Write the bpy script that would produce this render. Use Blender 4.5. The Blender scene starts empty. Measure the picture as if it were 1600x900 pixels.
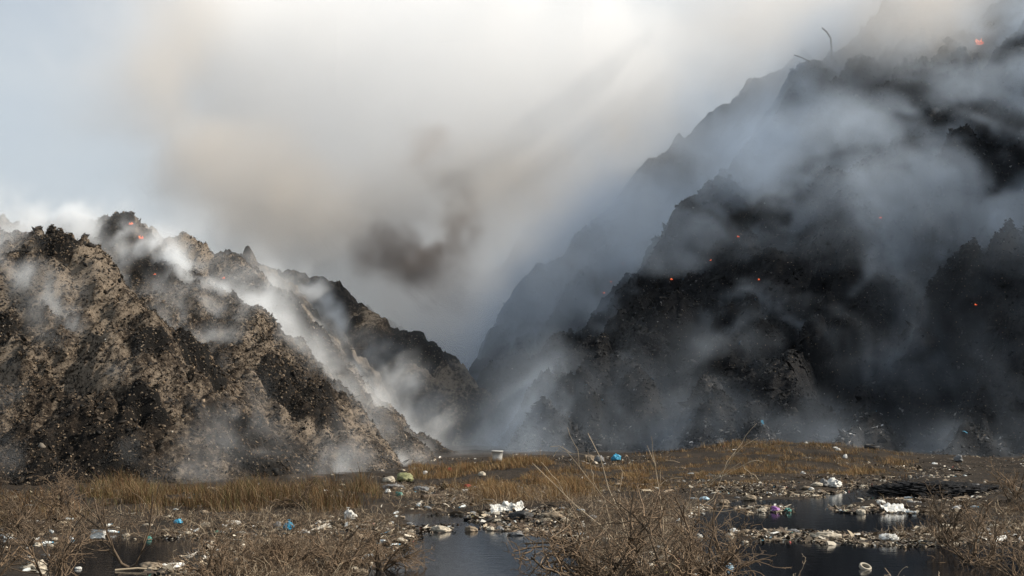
import bpy, math, random
import numpy as np
from mathutils import Vector

S = bpy.context.scene
COL = S.collection
R = math.radians

# ------------------------------------------------------------------ camera
PITCH = R(5.43)
CAM_Z = 3.0
FPX = 2000.0
cam = bpy.data.objects.new('camera', bpy.data.cameras.new('camera'))
COL.objects.link(cam)
S.camera = cam
cam.location = (0, 0, CAM_Z)
cam.rotation_euler = (R(90) + PITCH, 0, 0)
cam.data.sensor_width = 36
cam.data.lens = 36 * FPX / 1600
cam.data.clip_start = 0.2
cam.data.clip_end = 6000

# ------------------------------------------------------------------ sky and sun
SUN_AZ, SUN_EL = R(93), R(36)
w = bpy.data.worlds.new("World")
S.world = w
w.use_nodes = True
nt = w.node_tree
nt.nodes.clear()
wo = nt.nodes.new('ShaderNodeOutputWorld')
bg = nt.nodes.new('ShaderNodeBackground')
sky = nt.nodes.new('ShaderNodeTexSky')
sky.sky_type = 'NISHITA'
sky.sun_disc = False
sky.sun_elevation = SUN_EL
sky.sun_rotation = SUN_AZ
sky.air_density = 1.0
sky.dust_density = 1.6
tc = nt.nodes.new('ShaderNodeTexCoord')
mp = nt.nodes.new('ShaderNodeMapping')
mp.inputs['Scale'].default_value = (1.5, 1.5, 3.2)
nz = nt.nodes.new('ShaderNodeTexNoise')
nz.inputs['Scale'].default_value = 1.6
nz.inputs['Detail'].default_value = 7
nz.inputs['Roughness'].default_value = .5
rp = nt.nodes.new('ShaderNodeValToRGB')
rp.color_ramp.elements[0].position = .3
rp.color_ramp.elements[0].color = (.55, .55, .55, 1)
rp.color_ramp.elements[1].position = .62
rp.color_ramp.elements[1].color = (.9, .9, .9, 1)
mx = nt.nodes.new('ShaderNodeMixRGB')
mx.inputs[2].default_value = (4.6, 5.1, 5.5, 1)          # thin high cloud
nt.links.new(tc.outputs['Generated'], mp.inputs[0])
nt.links.new(mp.outputs[0], nz.inputs['Vector'])
nt.links.new(nz.outputs[0], rp.inputs[0])
nt.links.new(rp.outputs[0], mx.inputs[0])
nt.links.new(sky.outputs[0], mx.inputs[1])
nt.links.new(mx.outputs[0], bg.inputs[0])
bg.inputs[1].default_value = 0.10
nt.links.new(bg.outputs[0], wo.inputs[0])

sun = bpy.data.objects.new('sun', bpy.data.lights.new('sun', 'SUN'))
COL.objects.link(sun)
sun.data.energy = 4.6
sun.data.angle = R(.5)
sun.data.color = (1, .91, .78)
sd = Vector((math.sin(SUN_AZ) * math.cos(SUN_EL), math.cos(SUN_AZ) * math.cos(SUN_EL), math.sin(SUN_EL)))
sun.rotation_euler = sd.to_track_quat('Z', 'Y').to_euler()

S.view_settings.view_transform = 'Standard'
S.view_settings.look = 'None'
S.view_settings.gamma = 1
S.view_settings.exposure = 0.42
S.render.engine = 'CYCLES'
S.cycles.max_bounces = 14
S.cycles.diffuse_bounces = 2
S.cycles.glossy_bounces = 2
S.cycles.volume_bounces = 12
S.cycles.transparent_max_bounces = 8
S.cycles.use_denoising = True
S.cycles.volume_step_rate = 2.5
S.cycles.sample_clamp_indirect = 8

# ------------------------------------------------------------------ helpers
CP, SP = math.cos(PITCH), math.sin(PITCH)


def P(u, v, d):
    """photo pixel (1600x900) at ground distance d -> world point"""
    cx, cy = (u - 800) / FPX, (450 - v) / FPX
    dy = CP - cy * SP
    dz = SP + cy * CP
    return np.array((cx / dy * d, d, CAM_Z + dz / dy * d))


def G(u, v, z=0.0):
    """point of the horizontal plane z seen at pixel (u, v)"""
    cx, cy = (u - 800) / FPX, (450 - v) / FPX
    dy = CP - cy * SP
    dz = SP + cy * CP
    d = (z - CAM_Z) * dy / dz
    return np.array((cx / dy * d, d, z))


def proj(x, y, z):
    yy = y * CP + (z - CAM_Z) * SP
    zz = -y * SP + (z - CAM_Z) * CP
    return 800 + FPX * x / yy, 450 - FPX * zz / yy


def _hash(ix, iy, iz, seed):
    h = (ix * 374761393 + iy * 668265263 + iz * 2147483647 + seed * 974634777) & 0xffffffff
    h = ((h ^ (h >> 13)) * 1274126177) & 0xffffffff
    return (h ^ (h >> 16)) & 0xffff


def vnoise(x, y, z=None, seed=0):
    """smooth value noise, -1..1"""
    if z is None:
        z = np.zeros_like(x)
    fx, fy, fz = np.floor(x), np.floor(y), np.floor(z)
    ix, iy, iz = fx.astype(np.int64), fy.astype(np.int64), fz.astype(np.int64)
    tx, ty, tz = x - fx, y - fy, z - fz
    tx, ty, tz = [t * t * t * (t * (t * 6 - 15) + 10) for t in (tx, ty, tz)]
    r = 0
    flat = not np.any(tz)
    for a in (0, 1):
        wx = tx if a else 1 - tx
        for b in (0, 1):
            wy = ty if b else 1 - ty
            for c in ((0,) if flat else (0, 1)):
                wz = tz if c else 1 - tz
                r = r + wx * wy * wz * (_hash(ix + a, iy + b, iz + c, seed) / 32767.5 - 1)
    return r


def fbm(x, y, z=None, octv=4, seed=0, gain=.5):
    r, a, s = 0, 1, 0
    for k in range(octv):
        f = 2.03 ** k
        r = r + a * vnoise(x * f + 7.3 * k, y * f - 3.1 * k, None if z is None else z * f + 1.7 * k, seed + k)
        s += a
        a *= gain
    return r / s


def sm(a, b, x):
    t = np.clip((x - a) / (b - a), 0, 1)
    return t * t * (3 - 2 * t)


def mesh_obj(name, V, F, mat, parent=None, smooth=False, colors=None):
    me = bpy.data.meshes.new(name)
    V = np.asarray(V, dtype=np.float32)
    F = np.asarray(F, dtype=np.int32)
    n, k = F.shape
    me.vertices.add(len(V))
    me.vertices.foreach_set('co', V.ravel())
    me.loops.add(n * k)
    me.loops.foreach_set('vertex_index', F.ravel())
    me.polygons.add(n)
    me.polygons.foreach_set('loop_start', np.arange(0, n * k, k, dtype=np.int32))
    if smooth:
        me.polygons.foreach_set('use_smooth', np.ones(n, dtype=bool))
    if colors is not None:
        at = me.color_attributes.new('tint', 'FLOAT_COLOR', 'POINT')
        c = np.ones((len(V), 4), np.float32)
        c[:, :3] = colors
        at.data.foreach_set('color', c.ravel())
    me.update()
    me.validate()
    if mat:
        me.materials.append(mat)
    o = bpy.data.objects.new(name, me)
    COL.objects.link(o)
    if parent:
        o.parent = parent
    return o


def tag(o, label=None, cat=None, group=None, kind=None):
    if label: o['label'] = label
    if cat: o['category'] = cat
    if group: o['group'] = group
    if kind: o['kind'] = kind
    return o


def empty(name, loc):
    o = bpy.data.objects.new(name, None)
    COL.objects.link(o)
    o.location = tuple(float(a) for a in loc)
    return o


# ------------------------------------------------------------------ materials
def mat_base(name):
    m = bpy.data.materials.new(name)
    m.use_nodes = True
    t = m.node_tree
    return m, t, t.nodes['Principled BSDF'], t.nodes.new, t.links.new


def ramp(t, stops):
    r = t.nodes.new('ShaderNodeValToRGB')
    e = r.color_ramp.elements
    while len(e) < len(stops):
        e.new(.5)
    for k, (p, c) in enumerate(stops):
        e[k].position = p
        e[k].color = (*c, 1)
    return r


def noise_node(t, coord, scale, detail=5, rough=.6, dist=0.0):
    n = t.nodes.new('ShaderNodeTexNoise')
    n.inputs['Scale'].default_value = scale
    n.inputs['Detail'].default_value = detail
    n.inputs['Roughness'].default_value = rough
    n.inputs['Distortion'].default_value = dist
    t.links.new(coord, n.inputs['Vector'])
    return n


def hill_material(name, char, mid, ash, lo, hi, ash_amt, bright):
    m, t, b, N, L = mat_base(name)
    tcn = N('ShaderNodeTexCoord')
    co = tcn.outputs['Object']
    big = noise_node(t, co, .16, 4, .6, .4)
    fine = noise_node(t, co, 2.6, 8, .78)
    sc = N('ShaderNodeMath'); sc.operation = 'MULTIPLY_ADD'
    sc.inputs[1].default_value = .45
    L(big.outputs[0], sc.inputs[0]); 
    f2 = N('ShaderNodeMath'); f2.operation = 'MULTIPLY'; f2.inputs[1].default_value = .55
    L(fine.outputs[0], f2.inputs[0]); L(f2.outputs[0], sc.inputs[2])
    r1 = ramp(t, [(lo, char), ((lo + hi) / 2, mid), (hi, ash)])
    at = N('ShaderNodeAttribute'); at.attribute_name = 'tint'          # 1 on fresh dark clods, 0 on ash runs
    sc2 = N('ShaderNodeMath'); sc2.operation = 'MULTIPLY_ADD'; sc2.inputs[1].default_value = -.18
    ad2 = N('ShaderNodeMath'); ad2.operation = 'ADD'; ad2.inputs[1].default_value = .055
    L(at.outputs['Fac'], sc2.inputs[0]); L(sc.outputs[0], sc2.inputs[2]); L(sc2.outputs[0], ad2.inputs[0])
    L(ad2.outputs[0], r1.inputs[0])
    # scraps: voronoi cells of differing colour
    vo = N('ShaderNodeTexVoronoi'); vo.inputs['Scale'].default_value = 15
    L(co, vo.inputs['Vector'])
    sep = N('ShaderNodeSeparateColor'); L(vo.outputs['Color'], sep.inputs[0])
    th = N('ShaderNodeMath'); th.operation = 'GREATER_THAN'; th.inputs[1].default_value = 1 - ash_amt
    L(sep.outputs[0], th.inputs[0])
    cr = ramp(t, [(0, (.03, .025, .02)), (.4, (.10, .075, .05)), (.75, (.22, .17, .12)), (1, bright)])
    L(sep.outputs[1], cr.inputs[0])
    mix = N('ShaderNodeMixRGB'); L(th.outputs[0], mix.inputs[0]); L(r1.outputs[0], mix.inputs[1]); L(cr.outputs[0], mix.inputs[2])
    L(mix.outputs[0], b.inputs['Base Color'])
    b.inputs['Roughness'].default_value = .85
    b.inputs['Specular IOR Level'].default_value = .2
    bu = N('ShaderNodeBump'); bu.inputs['Strength'].default_value = .9; bu.inputs['Distance'].default_value = .25
    fb = noise_node(t, co, 4.5, 6, .75)
    L(fb.outputs[0], bu.inputs['Height']); L(bu.outputs[0], b.inputs['Normal'])
    return m


M_LEFT = hill_material('burnt_earth', (.005, .004, .003), (.034, .024, .016), (.22, .175, .13), .43, .60, .035, (.26, .21, .155))
M_RIGHT = hill_material('charred_waste', (.004, .0045, .006), (.010, .0105, .012), (.032, .030, .030), .42, .66, .008, (.12, .11, .105))


def tint_material(name, rough=.8, spec=.25, backlit=0.0):
    m, t, b, N, L = mat_base(name)
    a = N('ShaderNodeAttribute'); a.attribute_name = 'tint'
    L(a.outputs['Color'], b.inputs['Base Color'])
    b.inputs['Roughness'].default_value = rough
    b.inputs['Specular IOR Level'].default_value = spec
    return m


M_SCRAP = tint_material('scrap', .75, .3)
M_GRASS = tint_material('dry_grass', .8, .15)


def plain(name, col, rough=.6, spec=.4, var=.35, scale=6.0, bump=.3):
    m, t, b, N, L = mat_base(name)
    tcn = N('ShaderNodeTexCoord')
    n = noise_node(t, tcn.outputs['Object'], scale, 5, .65)
    c = np.array(col)
    r1 = ramp(t, [(.3, tuple(c * (1 - var))), (.7, tuple(np.minimum(c * (1 + var * .5), .9)))])
    L(n.outputs[0], r1.inputs[0]); L(r1.outputs[0], b.inputs['Base Color'])
    b.inputs['Roughness'].default_value = rough
    b.inputs['Specular IOR Level'].default_value = spec
    if bump:
        bu = N('ShaderNodeBump'); bu.inputs['Strength'].default_value = bump; bu.inputs['Distance'].default_value = .05
        L(n.outputs[0], bu.inputs['Height']); L(bu.outputs[0], b.inputs['Normal'])
    return m


M_WHITE = plain('white_plastic', (.62, .61, .57), .45, .5, .3)
M_CREAM = plain('cream_plastic', (.42, .37, .29), .6, .4, .4)
M_TAN = plain('dirty_sacking', (.25, .2, .145), .85, .2, .5)
M_GREY = plain('grey_plastic', (.16, .16, .16), .6, .4, .4)
M_BLACK = plain('black_rubber', (.02, .02, .02), .6, .4, .3)
M_BLUE = plain('blue_plastic', (.03, .30, .50), .45, .5, .4)
M_TEAL = plain('teal_plastic', (.05, .2, .17), .45, .5, .4)
M_PURPLE = plain('purple_plastic', (.25, .08, .32), .5, .5, .4)
M_OLIVE = plain('olive_sack', (.21, .215, .10), .6, .4, .3)
M_RED = plain('red_cloth', (.35, .06, .04), .8, .3, .4)
M_PALEBLUE = plain('pale_blue_plastic', (.35, .5, .6), .5, .5, .3)
M_WOOD = plain('dead_wood', (.10, .075, .055), .85, .2, .4, 20)
M_TWIG = plain('dry_twigs', (.20, .14, .09), .8, .25, .5, 2.5, 0)
M_TWIGD = plain('dark_twigs', (.13, .095, .065), .85, .2, .5, 2.5, 0)
M_TWIGP = plain('pale_twigs', (.45, .36, .25), .75, .3, .4, 2.5, 0)

# ------------------------------------------------------------------ hills as heightfields
# each spur: crest polyline given as (pixel u, pixel v, distance m) and its side slope
LEFT = [
    ([(-500, 300, 80), (-200, 335, 70), (0, 374, 64), (105, 398, 62), (155, 440, 60), (200, 500, 58), (270, 590, 56), (330, 670, 54.5), (370, 730, 53.5)], .95),
    ([(-600, 270, 95), (-150, 318, 82), (40, 345, 78), (130, 343, 76), (200, 356, 75), (245, 392, 74), (330, 445, 72), (392, 478, 70), (425, 545, 68), (445, 618, 66), (490, 668, 63.5), (520, 720, 61)], 1.0),
    ([(120, 372, 92), (250, 372, 88), (290, 368, 87), (350, 395, 85), (412, 448, 83), (445, 505, 81), (500, 575, 78), (545, 625, 76), (600, 655, 73.5), (635, 690, 71.5), (652, 728, 70)], 1.05),
    ([(250, 385, 110), (390, 408, 102), (432, 425, 100), (472, 475, 98), (492, 535, 95), (560, 600, 90), (605, 650, 86), (690, 705, 82)], 1.05),
    ([(300, 400, 140), (460, 434, 122), (530, 448, 120), (575, 486, 117), (660, 538, 112), (705, 578, 110), (765, 620, 106), (825, 672, 101), (862, 698, 98)], 1.1),
    ([(430, 440, 175), (560, 480, 160), (640, 522, 155), (720, 592, 150), (800, 685, 138)], 1.0),
]
RIGHT = [
    ([(826, 705, 86), (838, 640, 90), (870, 582, 94), (940, 530, 98), (990, 492, 101), (1055, 446, 104), (1095, 400, 106), (1125, 285, 112), (1210, 185, 117), (1275, 96, 120), (1400, 10, 123), (1600, -110, 126), (2000, -360, 128)], .93),  # its out-of-frame end is raised to keep the slope in shade
    ([(2300, -380, 118), (1900, -220, 116), (1700, -70, 112), (1592, 45, 108), (1530, 200, 104), (1450, 330, 100), (1378, 412, 97), (1290, 482, 94), (1235, 570, 89), (1190, 665, 83)], 1.08),  # first points lie out of frame, set high for the shade they cast
    ([(1900, 40, 106), (1700, 180, 100), (1600, 290, 96), (1500, 420, 92), (1420, 525, 88), (1350, 640, 82), (1325, 700, 78)], 1.1),
    ([(1650, -80, 160), (1800, -220, 160), (2200, -460, 165)], .95),  # unseen spur, added so that its shadow falls across the cloud
    ([(1048, 440, 104), (1000, 530, 97), (930, 610, 92), (880, 690, 87)], 1.0),
    ([(1205, 180, 117), (1200, 330, 105), (1150, 480, 96), (1110, 610, 88), (1090, 700, 82)], 1.0),
    ([(1900, 430, 96), (1600, 560, 85), (1520, 650, 80), (1480, 705, 76.5)], 1.0),
    ([(840, 705, 98), (806, 650, 105), (776, 600, 112), (800, 505, 118), (855, 425, 122), (918, 345, 126), (1000, 288, 130), (1080, 212, 134), (1180, 130, 138), (1260, 92, 140)], .95),
    ([(800, 690, 160), (765, 620, 175), (735, 540, 188), (772, 450, 195), (835, 345, 200), (900, 285, 205), (1000, 260, 212), (1150, 220, 220)], .85),
]


def boulders(X, Y, cell, rmin, rmax, prob, seed, k=.8):
    """rounded lumps, one per cell at most"""
    X = X + .35 * cell * vnoise(X / cell * 1.7, Y / cell * 1.7, seed=seed + 1) * .6
    Y = Y + .35 * cell * vnoise(X / cell * 1.7 + 9, Y / cell * 1.7, seed=seed + 2) * .6
    ix, iy = np.floor(X / cell).astype(np.int64), np.floor(Y / cell).astype(np.int64)
    out = np.zeros_like(X)
    for a in (-1, 0, 1):
        for b in (-1, 0, 1):
            jx, jy = ix + a, iy + b
            h1, h2, h3, h4 = [_hash(jx, jy, jx * 0, seed + q) / 65535. for q in (3, 4, 5, 6)]
            r = (rmin + (rmax - rmin) * h3) * cell * (h4 < prob)
            d2 = (X - (jx + .2 + .6 * h1) * cell) ** 2 + (Y - (jy + .2 + .6 * h2) * cell) ** 2
            out = np.maximum(out, k * np.sqrt(np.maximum(r * r - d2, 0)))
    return out


def spur_height(X, Y, spurs, wob):
    H = np.full(X.shape, -50.0)
    kx, rd = (1.7, 3.2) if spurs is RIGHT else (1.1, 1.5)
    for pts, s in spurs:
        W = [P(*p) for p in pts]
        for a, b in zip(W[:-1], W[1:]):
            dx, dy = b[0] - a[0], b[1] - a[1]
            L2 = dx * dx + dy * dy + 1e-9
            t = np.clip(((X - a[0]) * dx + (Y - a[1]) * dy) / L2, 0, 1)
            dist = np.hypot((X - a[0] - t * dx) * kx, Y - a[1] - t * dy)
            h = a[2] + t * (b[2] - a[2]) - s * (np.sqrt(dist ** 2 + rd) - math.sqrt(rd)) * (1 + wob)
            H = np.maximum(H, h)
    return H


def hill_height(X, Y, spurs, seed, fine=True):
    wx = X + 1.6 * fbm(X / 7, Y / 7, octv=2, seed=seed + 40)
    wy = Y + 1.6 * fbm(X / 7, Y / 7, octv=2, seed=seed + 50)
    wob = (.12 if seed == 1 else .22) * fbm(X / 9, Y / 9, octv=2, seed=seed + 60)
    H = spur_height(wx, wy, spurs, wob)
    up = sm(-1, 3, H)
    H = H + up * (.35 if seed == 1 else .6) * fbm(X / 6, Y / 6, octv=3, seed=seed)
    if fine:
        # rounded clumps with dark creases between them
        msk = sm(-.2, .3, fbm(X / 8, Y / 8, octv=2, seed=seed + 9))
        c = np.sqrt(np.abs(fbm(X / 2.9, Y / 2.9, octv=2, seed=seed + 5)))
        H = H + up * (.2 + .6 * msk) * (c - .45)
        c = np.sqrt(np.abs(fbm(X / 1.1, Y / 1.1, octv=2, seed=seed + 13)))
        H = H + up * (.2 + .55 * msk) * (c - .45)
        sg = 1 if seed == 1 else -1                                  # gullies run down towards the valley and the viewer
        pa, pe = sg * X * .82 - Y * .57, sg * X * .57 + Y * .82
        pe = pe + 1.2 * vnoise(X / 6, Y / 6, seed=seed + 30)
        H = H + up * 1.3 * (np.sqrt(np.abs(fbm(pe / 3.4, pa / 15, octv=3, seed=seed + 31))) - .5)
        b1 = boulders(wx, wy, 4.2, .14, .36, .38, seed + 100, .5)
        b2 = boulders(wx, wy, 1.7, .2, .48, .4, seed + 120, .6)
        q_ = 1.0 if seed == 1 else 1.5
        b3 = boulders(wx, wy, 8.5, .16, .34, .5, seed + 140, .55)
        H = H + up * (.55 * q_ * b1 + .7 * q_ * b3 * (seed == 2) * (Y < 118) + q_ * b2 * (.12 + .28 * msk))
        c = np.abs(fbm(X / 4.4, Y / 4.4, octv=3, seed=seed + 150))           # billowing clods with creased edges
        far = 1 - .65 * sm(112, 126, Y)
        H = H + up * far * (3.9 if seed == 2 else 1.7) * (np.minimum(c, .4) - .16)
        H = H + up * .30 * vnoise(X / .45, Y / .45, seed=seed + 17) + up * .16 * vnoise(X / .2, Y / .2, seed=seed + 18)
    return H


def build_hill(x0, x1, y0, y1, hx, hy, spurs, seed, mat, name):
    xs, ys = np.arange(x0, x1, hx), np.arange(y0, y1, hy)
    X, Y = np.meshgrid(xs, ys, indexing='ij')
    H = hill_height(X, Y, spurs, seed)
    nx, ny = H.shape
    V = np.stack([X, Y, H], -1).reshape(-1, 3)
    idx = np.arange(nx * ny).reshape(nx, ny)
    F = np.stack([idx[:-1, :-1], idx[1:, :-1], idx[1:, 1:], idx[:-1, 1:]], -1).reshape(-1, 4)
    keep = (H.reshape(-1)[F] > -1.2).any(1)
    F = F[keep]
    used = np.unique(F)
    remap = np.full(len(V), -1); remap[used] = np.arange(len(used))
    wx = X + 1.6 * fbm(X / 7, Y / 7, octv=2, seed=seed + 40)
    wy = Y + 1.6 * fbm(X / 7, Y / 7, octv=2, seed=seed + 50)
    cl = sm(0, .9, boulders(wx, wy, 4.2, .16, .40, .42, seed + 100, .85) + .5 * boulders(wx, wy, 1.7, .2, .48, .5, seed + 120, .8))
    cl = np.clip(cl + .6 * sm(0, .4, fbm(X / 8, Y / 8, octv=2, seed=seed + 9)), 0, 1).reshape(-1)[used]
    o = mesh_obj(name, V[used], remap[F], mat, colors=np.stack([cl, cl, cl], -1))
    tag(o, kind='structure')
    return o


build_hill(-44, 8, 44, 112, .13, .13, LEFT[:5], 1, M_LEFT, 'hill')
build_hill(-60, 14, 112, 190, .3, .3, LEFT, 1, M_LEFT, 'hill')
build_hill(-10, 62, 66, 132, .2, .2, RIGHT, 2, M_RIGHT, 'hill')
build_hill(62, 150, 20, 200, .6, .6, RIGHT, 2, M_RIGHT, 'hill')  # mostly unseen; shaped and extended to shade the slope and the cloud
build_hill(-22, 62, 132, 250, .4, .4, RIGHT, 2, M_RIGHT, 'hill')

# ------------------------------------------------------------------ ground and water
def poly_sd(U, V, pts):
    """signed distance in pixels, positive inside"""
    pts = np.array(pts, float)
    n = len(pts)
    d = np.full(U.shape, 1e9)
    ins = np.zeros(U.shape, bool)
    for i in range(n):
        a, b = pts[i], pts[(i + 1) % n]
        ex, ey = b[0] - a[0], (b[1] - a[1])
        t = np.clip(((U - a[0]) * ex + (V - a[1]) * ey) / (ex * ex + ey * ey + 1e-9), 0, 1)
        d = np.minimum(d, np.hypot(U - a[0] - t * ex, (V - a[1] - t * ey) * 3))
        c = ((a[1] > V) != (b[1] > V)) & (U < (b[0] - a[0]) * (V - a[1]) / (b[1] - a[1] + 1e-12) + a[0])
        ins ^= c
    return np.where(ins, d, -d)


WATER = [
    [(630, 804), (730, 805), (765, 826), (840, 833), (900, 842), (940, 870), (940, 1100), (520, 1100), (560, 880), (615, 862), (640, 850), (645, 826)],
    [(50, 1100), (62, 868), (100, 842), (190, 836), (330, 842), (330, 862), (270, 880), (300, 1100)],
    [(-80, 846), (60, 838), (60, 852), (-80, 860)],
    [(1440, 742), (1385, 753), (1318, 768), (1270, 778), (1190, 780), (1110, 790), (1075, 812), (1085, 850), (1100, 1100), (1900, 1100), (1900, 850), (1560, 838), (1500, 818), (1560, 800), (1480, 776), (1420, 770), (1405, 758), (1480, 746)],
    [(690, 770), (730, 768), (735, 775), (700, 780)],
]
ISLANDS = [
    [(1165, 795), (1205, 791), (1242, 796), (1240, 801), (1170, 801)],
    [(1300, 793), (1360, 782), (1430, 780), (1560, 790), (1640, 800), (1620, 812), (1400, 803), (1310, 800)],
    [(1150, 834), (1210, 828), (1320, 836), (1322, 842), (1160, 841)],
    [(1345, 838), (1400, 833), (1620, 826), (1700, 838), (1600, 846), (1350, 845)],
    [(640, 826), (700, 824), (702, 829), (640, 832)],
    [(1400, 762), (1440, 742), (1540, 742), (1600, 760), (1590, 776), (1460, 777)],
]


def ground_h(X, Y):
    yy = np.maximum(Y, 12.0)
    U, Vv = proj(X, yy, np.zeros_like(X))
    w_ = -1e9 * np.ones_like(X)
    for p in WATER:
        w_ = np.maximum(w_, poly_sd(U, Vv, p))
    for p in ISLANDS:
        w_ = np.minimum(w_, -poly_sd(U, Vv, p))
    w_ = w_ / (FPX / yy) * 1.0                       # metres
    n = fbm(X / 2.2, Y / 2.2, octv=4, seed=77)
    w_ = w_ + .45 * n
    h = np.where(w_ > 0, -.5 * sm(0, 1.5, w_) - .04, .16 * sm(0, 1.2, -w_))
    land = sm(.3, 3, -w_)
    h = h + land * (.12 * n + .18 * fbm(X / 6, Y / 6, octv=2, seed=78)) + .03 * vnoise(X / .3, Y / .3, seed=79) * sm(-.1, .5, -w_)
    # grassy rise in front of the right hill
    u_, v_ = U, Vv
    rise = np.exp(-((u_ - 1230) / 190) ** 2 - ((yy - 76) / 9) ** 2) * .9 + np.exp(-((u_ - 1450) / 60) ** 2 - ((v_ - 757) / 9) ** 2) * .35
    rise += np.exp(-((u_ - 800) / 110) ** 2 - ((yy - 58) / 7) ** 2) * .45
    h = h + rise * land
    h = np.where(Y < 11, -.3, h)
    return h, w_


us = np.concatenate([np.linspace(-9000, -300, 30)[:-1], np.linspace(-300, 1900, 1100), np.linspace(1900, 10600, 30)[1:]])
ys = np.concatenate([[-700, 2, 11], np.geomspace(12, 100, 520), np.geomspace(104, 5000, 60)])
Yg, Ug = np.meshgrid(ys, us, indexing='ij')
scl = np.where(Yg < 11, 14.0, Yg)
scl[0] = 800
Xg = (Ug - 800) / FPX * scl
Hg, Wg = ground_h(Xg, Yg)
a_, b_ = Hg.shape
idx = np.arange(a_ * b_).reshape(a_, b_)
Fg = np.stack([idx[:-1, :-1], idx[:-1, 1:], idx[1:, 1:], idx[1:, :-1]], -1).reshape(-1, 4)
mg, t, b, N, L = mat_base('muddy_ground')
co = N('ShaderNodeTexCoord').outputs['Object']
n1 = noise_node(t, co, .5, 6, .65)
n2 = noise_node(t, co, 9, 6, .75)
ad = N('ShaderNodeMath'); ad.operation = 'MULTIPLY_ADD'; ad.inputs[1].default_value = .5
hf = N('ShaderNodeMath'); hf.operation = 'MULTIPLY'; hf.inputs[1].default_value = .5
L(n1.outputs[0], hf.inputs[0]); L(n2.outputs[0], ad.inputs[0]); L(hf.outputs[0], ad.inputs[2])
rr = ramp(t, [(.38, (.008, .006, .004)), (.54, (.028, .020, .013)), (.70, (.09, .066, .044))])
L(ad.outputs[0], rr.inputs[0]); L(rr.outputs[0], b.inputs['Base Color'])
b.inputs['Roughness'].default_value = .9
b.inputs['Specular IOR Level'].default_value = .2
bu = N('ShaderNodeBump'); bu.inputs['Strength'].default_value = .8; bu.inputs['Distance'].default_value = .06
L(n2.outputs[0], bu.inputs['Height']); L(bu.outputs[0], b.inputs['Normal'])
tag(mesh_obj('ground', np.stack([Xg, Yg, Hg], -1).reshape(-1, 3), Fg, mg, smooth=True), kind='structure')

mw, t, b, N, L = mat_base('dark_water')
b.inputs['Base Color'].default_value = (.006, .007, .009, 1)
b.inputs['Roughness'].default_value = .04
b.inputs['IOR'].default_value = 1.33
co = N('ShaderNodeTexCoord').outputs['Object']
mpn = N('ShaderNodeMapping'); mpn.inputs['Scale'].default_value = (1, 2.2, 1)
L(co, mpn.inputs[0])
n1 = noise_node(t, mpn.outputs[0], 2.2, 4, .55)
bu = N('ShaderNodeBump'); bu.inputs['Strength'].default_value = .10; bu.inputs['Distance'].default_value = .05
L(n1.outputs[0], bu.inputs['Height']); L(bu.outputs[0], b.inputs['Normal'])
tag(mesh_obj('water', [(-60, 2, 0), (60, 2, 0), (60, 92, 0), (-60, 92, 0)], [(0, 1, 2, 3)], mw), kind='structure')

# ------------------------------------------------------------------ smoke
def grid_volume(name, lo, hi, h, D, mat):
    """a fog volume whose voxels take the densities in D"""
    nx, ny, nz = D.shape
    me = bpy.data.meshes.new(name)
    me.vertices.add(D.size)
    me.attributes.new('dens', 'FLOAT', 'POINT').data.foreach_set('value', D.ravel().astype(np.float32))
    me.materials.append(mat)
    ob = bpy.data.objects.new(name, me)
    COL.objects.link(ob)
    ng = bpy.data.node_groups.new(name, 'GeometryNodeTree')
    ng.interface.new_socket('Geometry', in_out='INPUT', socket_type='NodeSocketGeometry')
    ng.interface.new_socket('Geometry', in_out='OUTPUT', socket_type='NodeSocketGeometry')
    N, L = ng.nodes.new, ng.links.new
    gi, go, vc, pos = N('NodeGroupInput'), N('NodeGroupOutput'), N('GeometryNodeVolumeCube'), N('GeometryNodeInputPosition')
    vc.inputs['Min'].default_value = lo
    vc.inputs['Max'].default_value = hi
    for k, n_ in zip('XYZ', (nx, ny, nz)):
        vc.inputs['Resolution ' + k].default_value = n_

    def vm(op, a, b_=None):
        n = N('ShaderNodeVectorMath'); n.operation = op
        L(a, n.inputs[0])
        if b_ is not None: n.inputs[1].default_value = b_
        return n.outputs['Value' if op == 'DOT_PRODUCT' else 'Vector']
    s = vm('SUBTRACT', pos.outputs[0], lo)
    s = vm('MULTIPLY', s, tuple((n_ - 1) / (b2 - a2) for n_, a2, b2 in zip((nx, ny, nz), lo, hi)))
    s = vm('FLOOR', vm('ADD', s, (.5, .5, .5)))
    s = vm('DOT_PRODUCT', s, (ny * nz, nz, 1))
    si = N('GeometryNodeSampleIndex'); si.data_type = 'FLOAT'; si.clamp = True
    na = N('GeometryNodeInputNamedAttribute'); na.data_type = 'FLOAT'; na.inputs[0].default_value = 'dens'
    L(gi.outputs[0], si.inputs['Geometry']); L(na.outputs['Attribute'], si.inputs['Value']); L(s, si.inputs['Index'])
    L(si.outputs[0], vc.inputs['Density'])
    sm_ = N('GeometryNodeSetMaterial'); sm_.inputs['Material'].default_value = mat
    L(vc.outputs[0], sm_.inputs[0]); L(sm_.outputs[0], go.inputs[0])
    md = ob.modifiers.new('density', 'NODES'); md.node_group = ng
    return ob


def smoke_mat(name, col, aniso=.2):
    m = bpy.data.materials.new(name)
    m.use_nodes = True
    t = m.node_tree
    t.nodes.clear()
    o = t.nodes.new('ShaderNodeOutputMaterial')
    p = t.nodes.new('ShaderNodeVolumePrincipled')
    t.links.new(p.outputs[0], o.inputs['Volume'])
    p.inputs['Color'].default_value = (*col, 1)
    p.inputs['Density'].default_value = 1
    p.inputs['Anisotropy'].default_value = aniso
    return m


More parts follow.
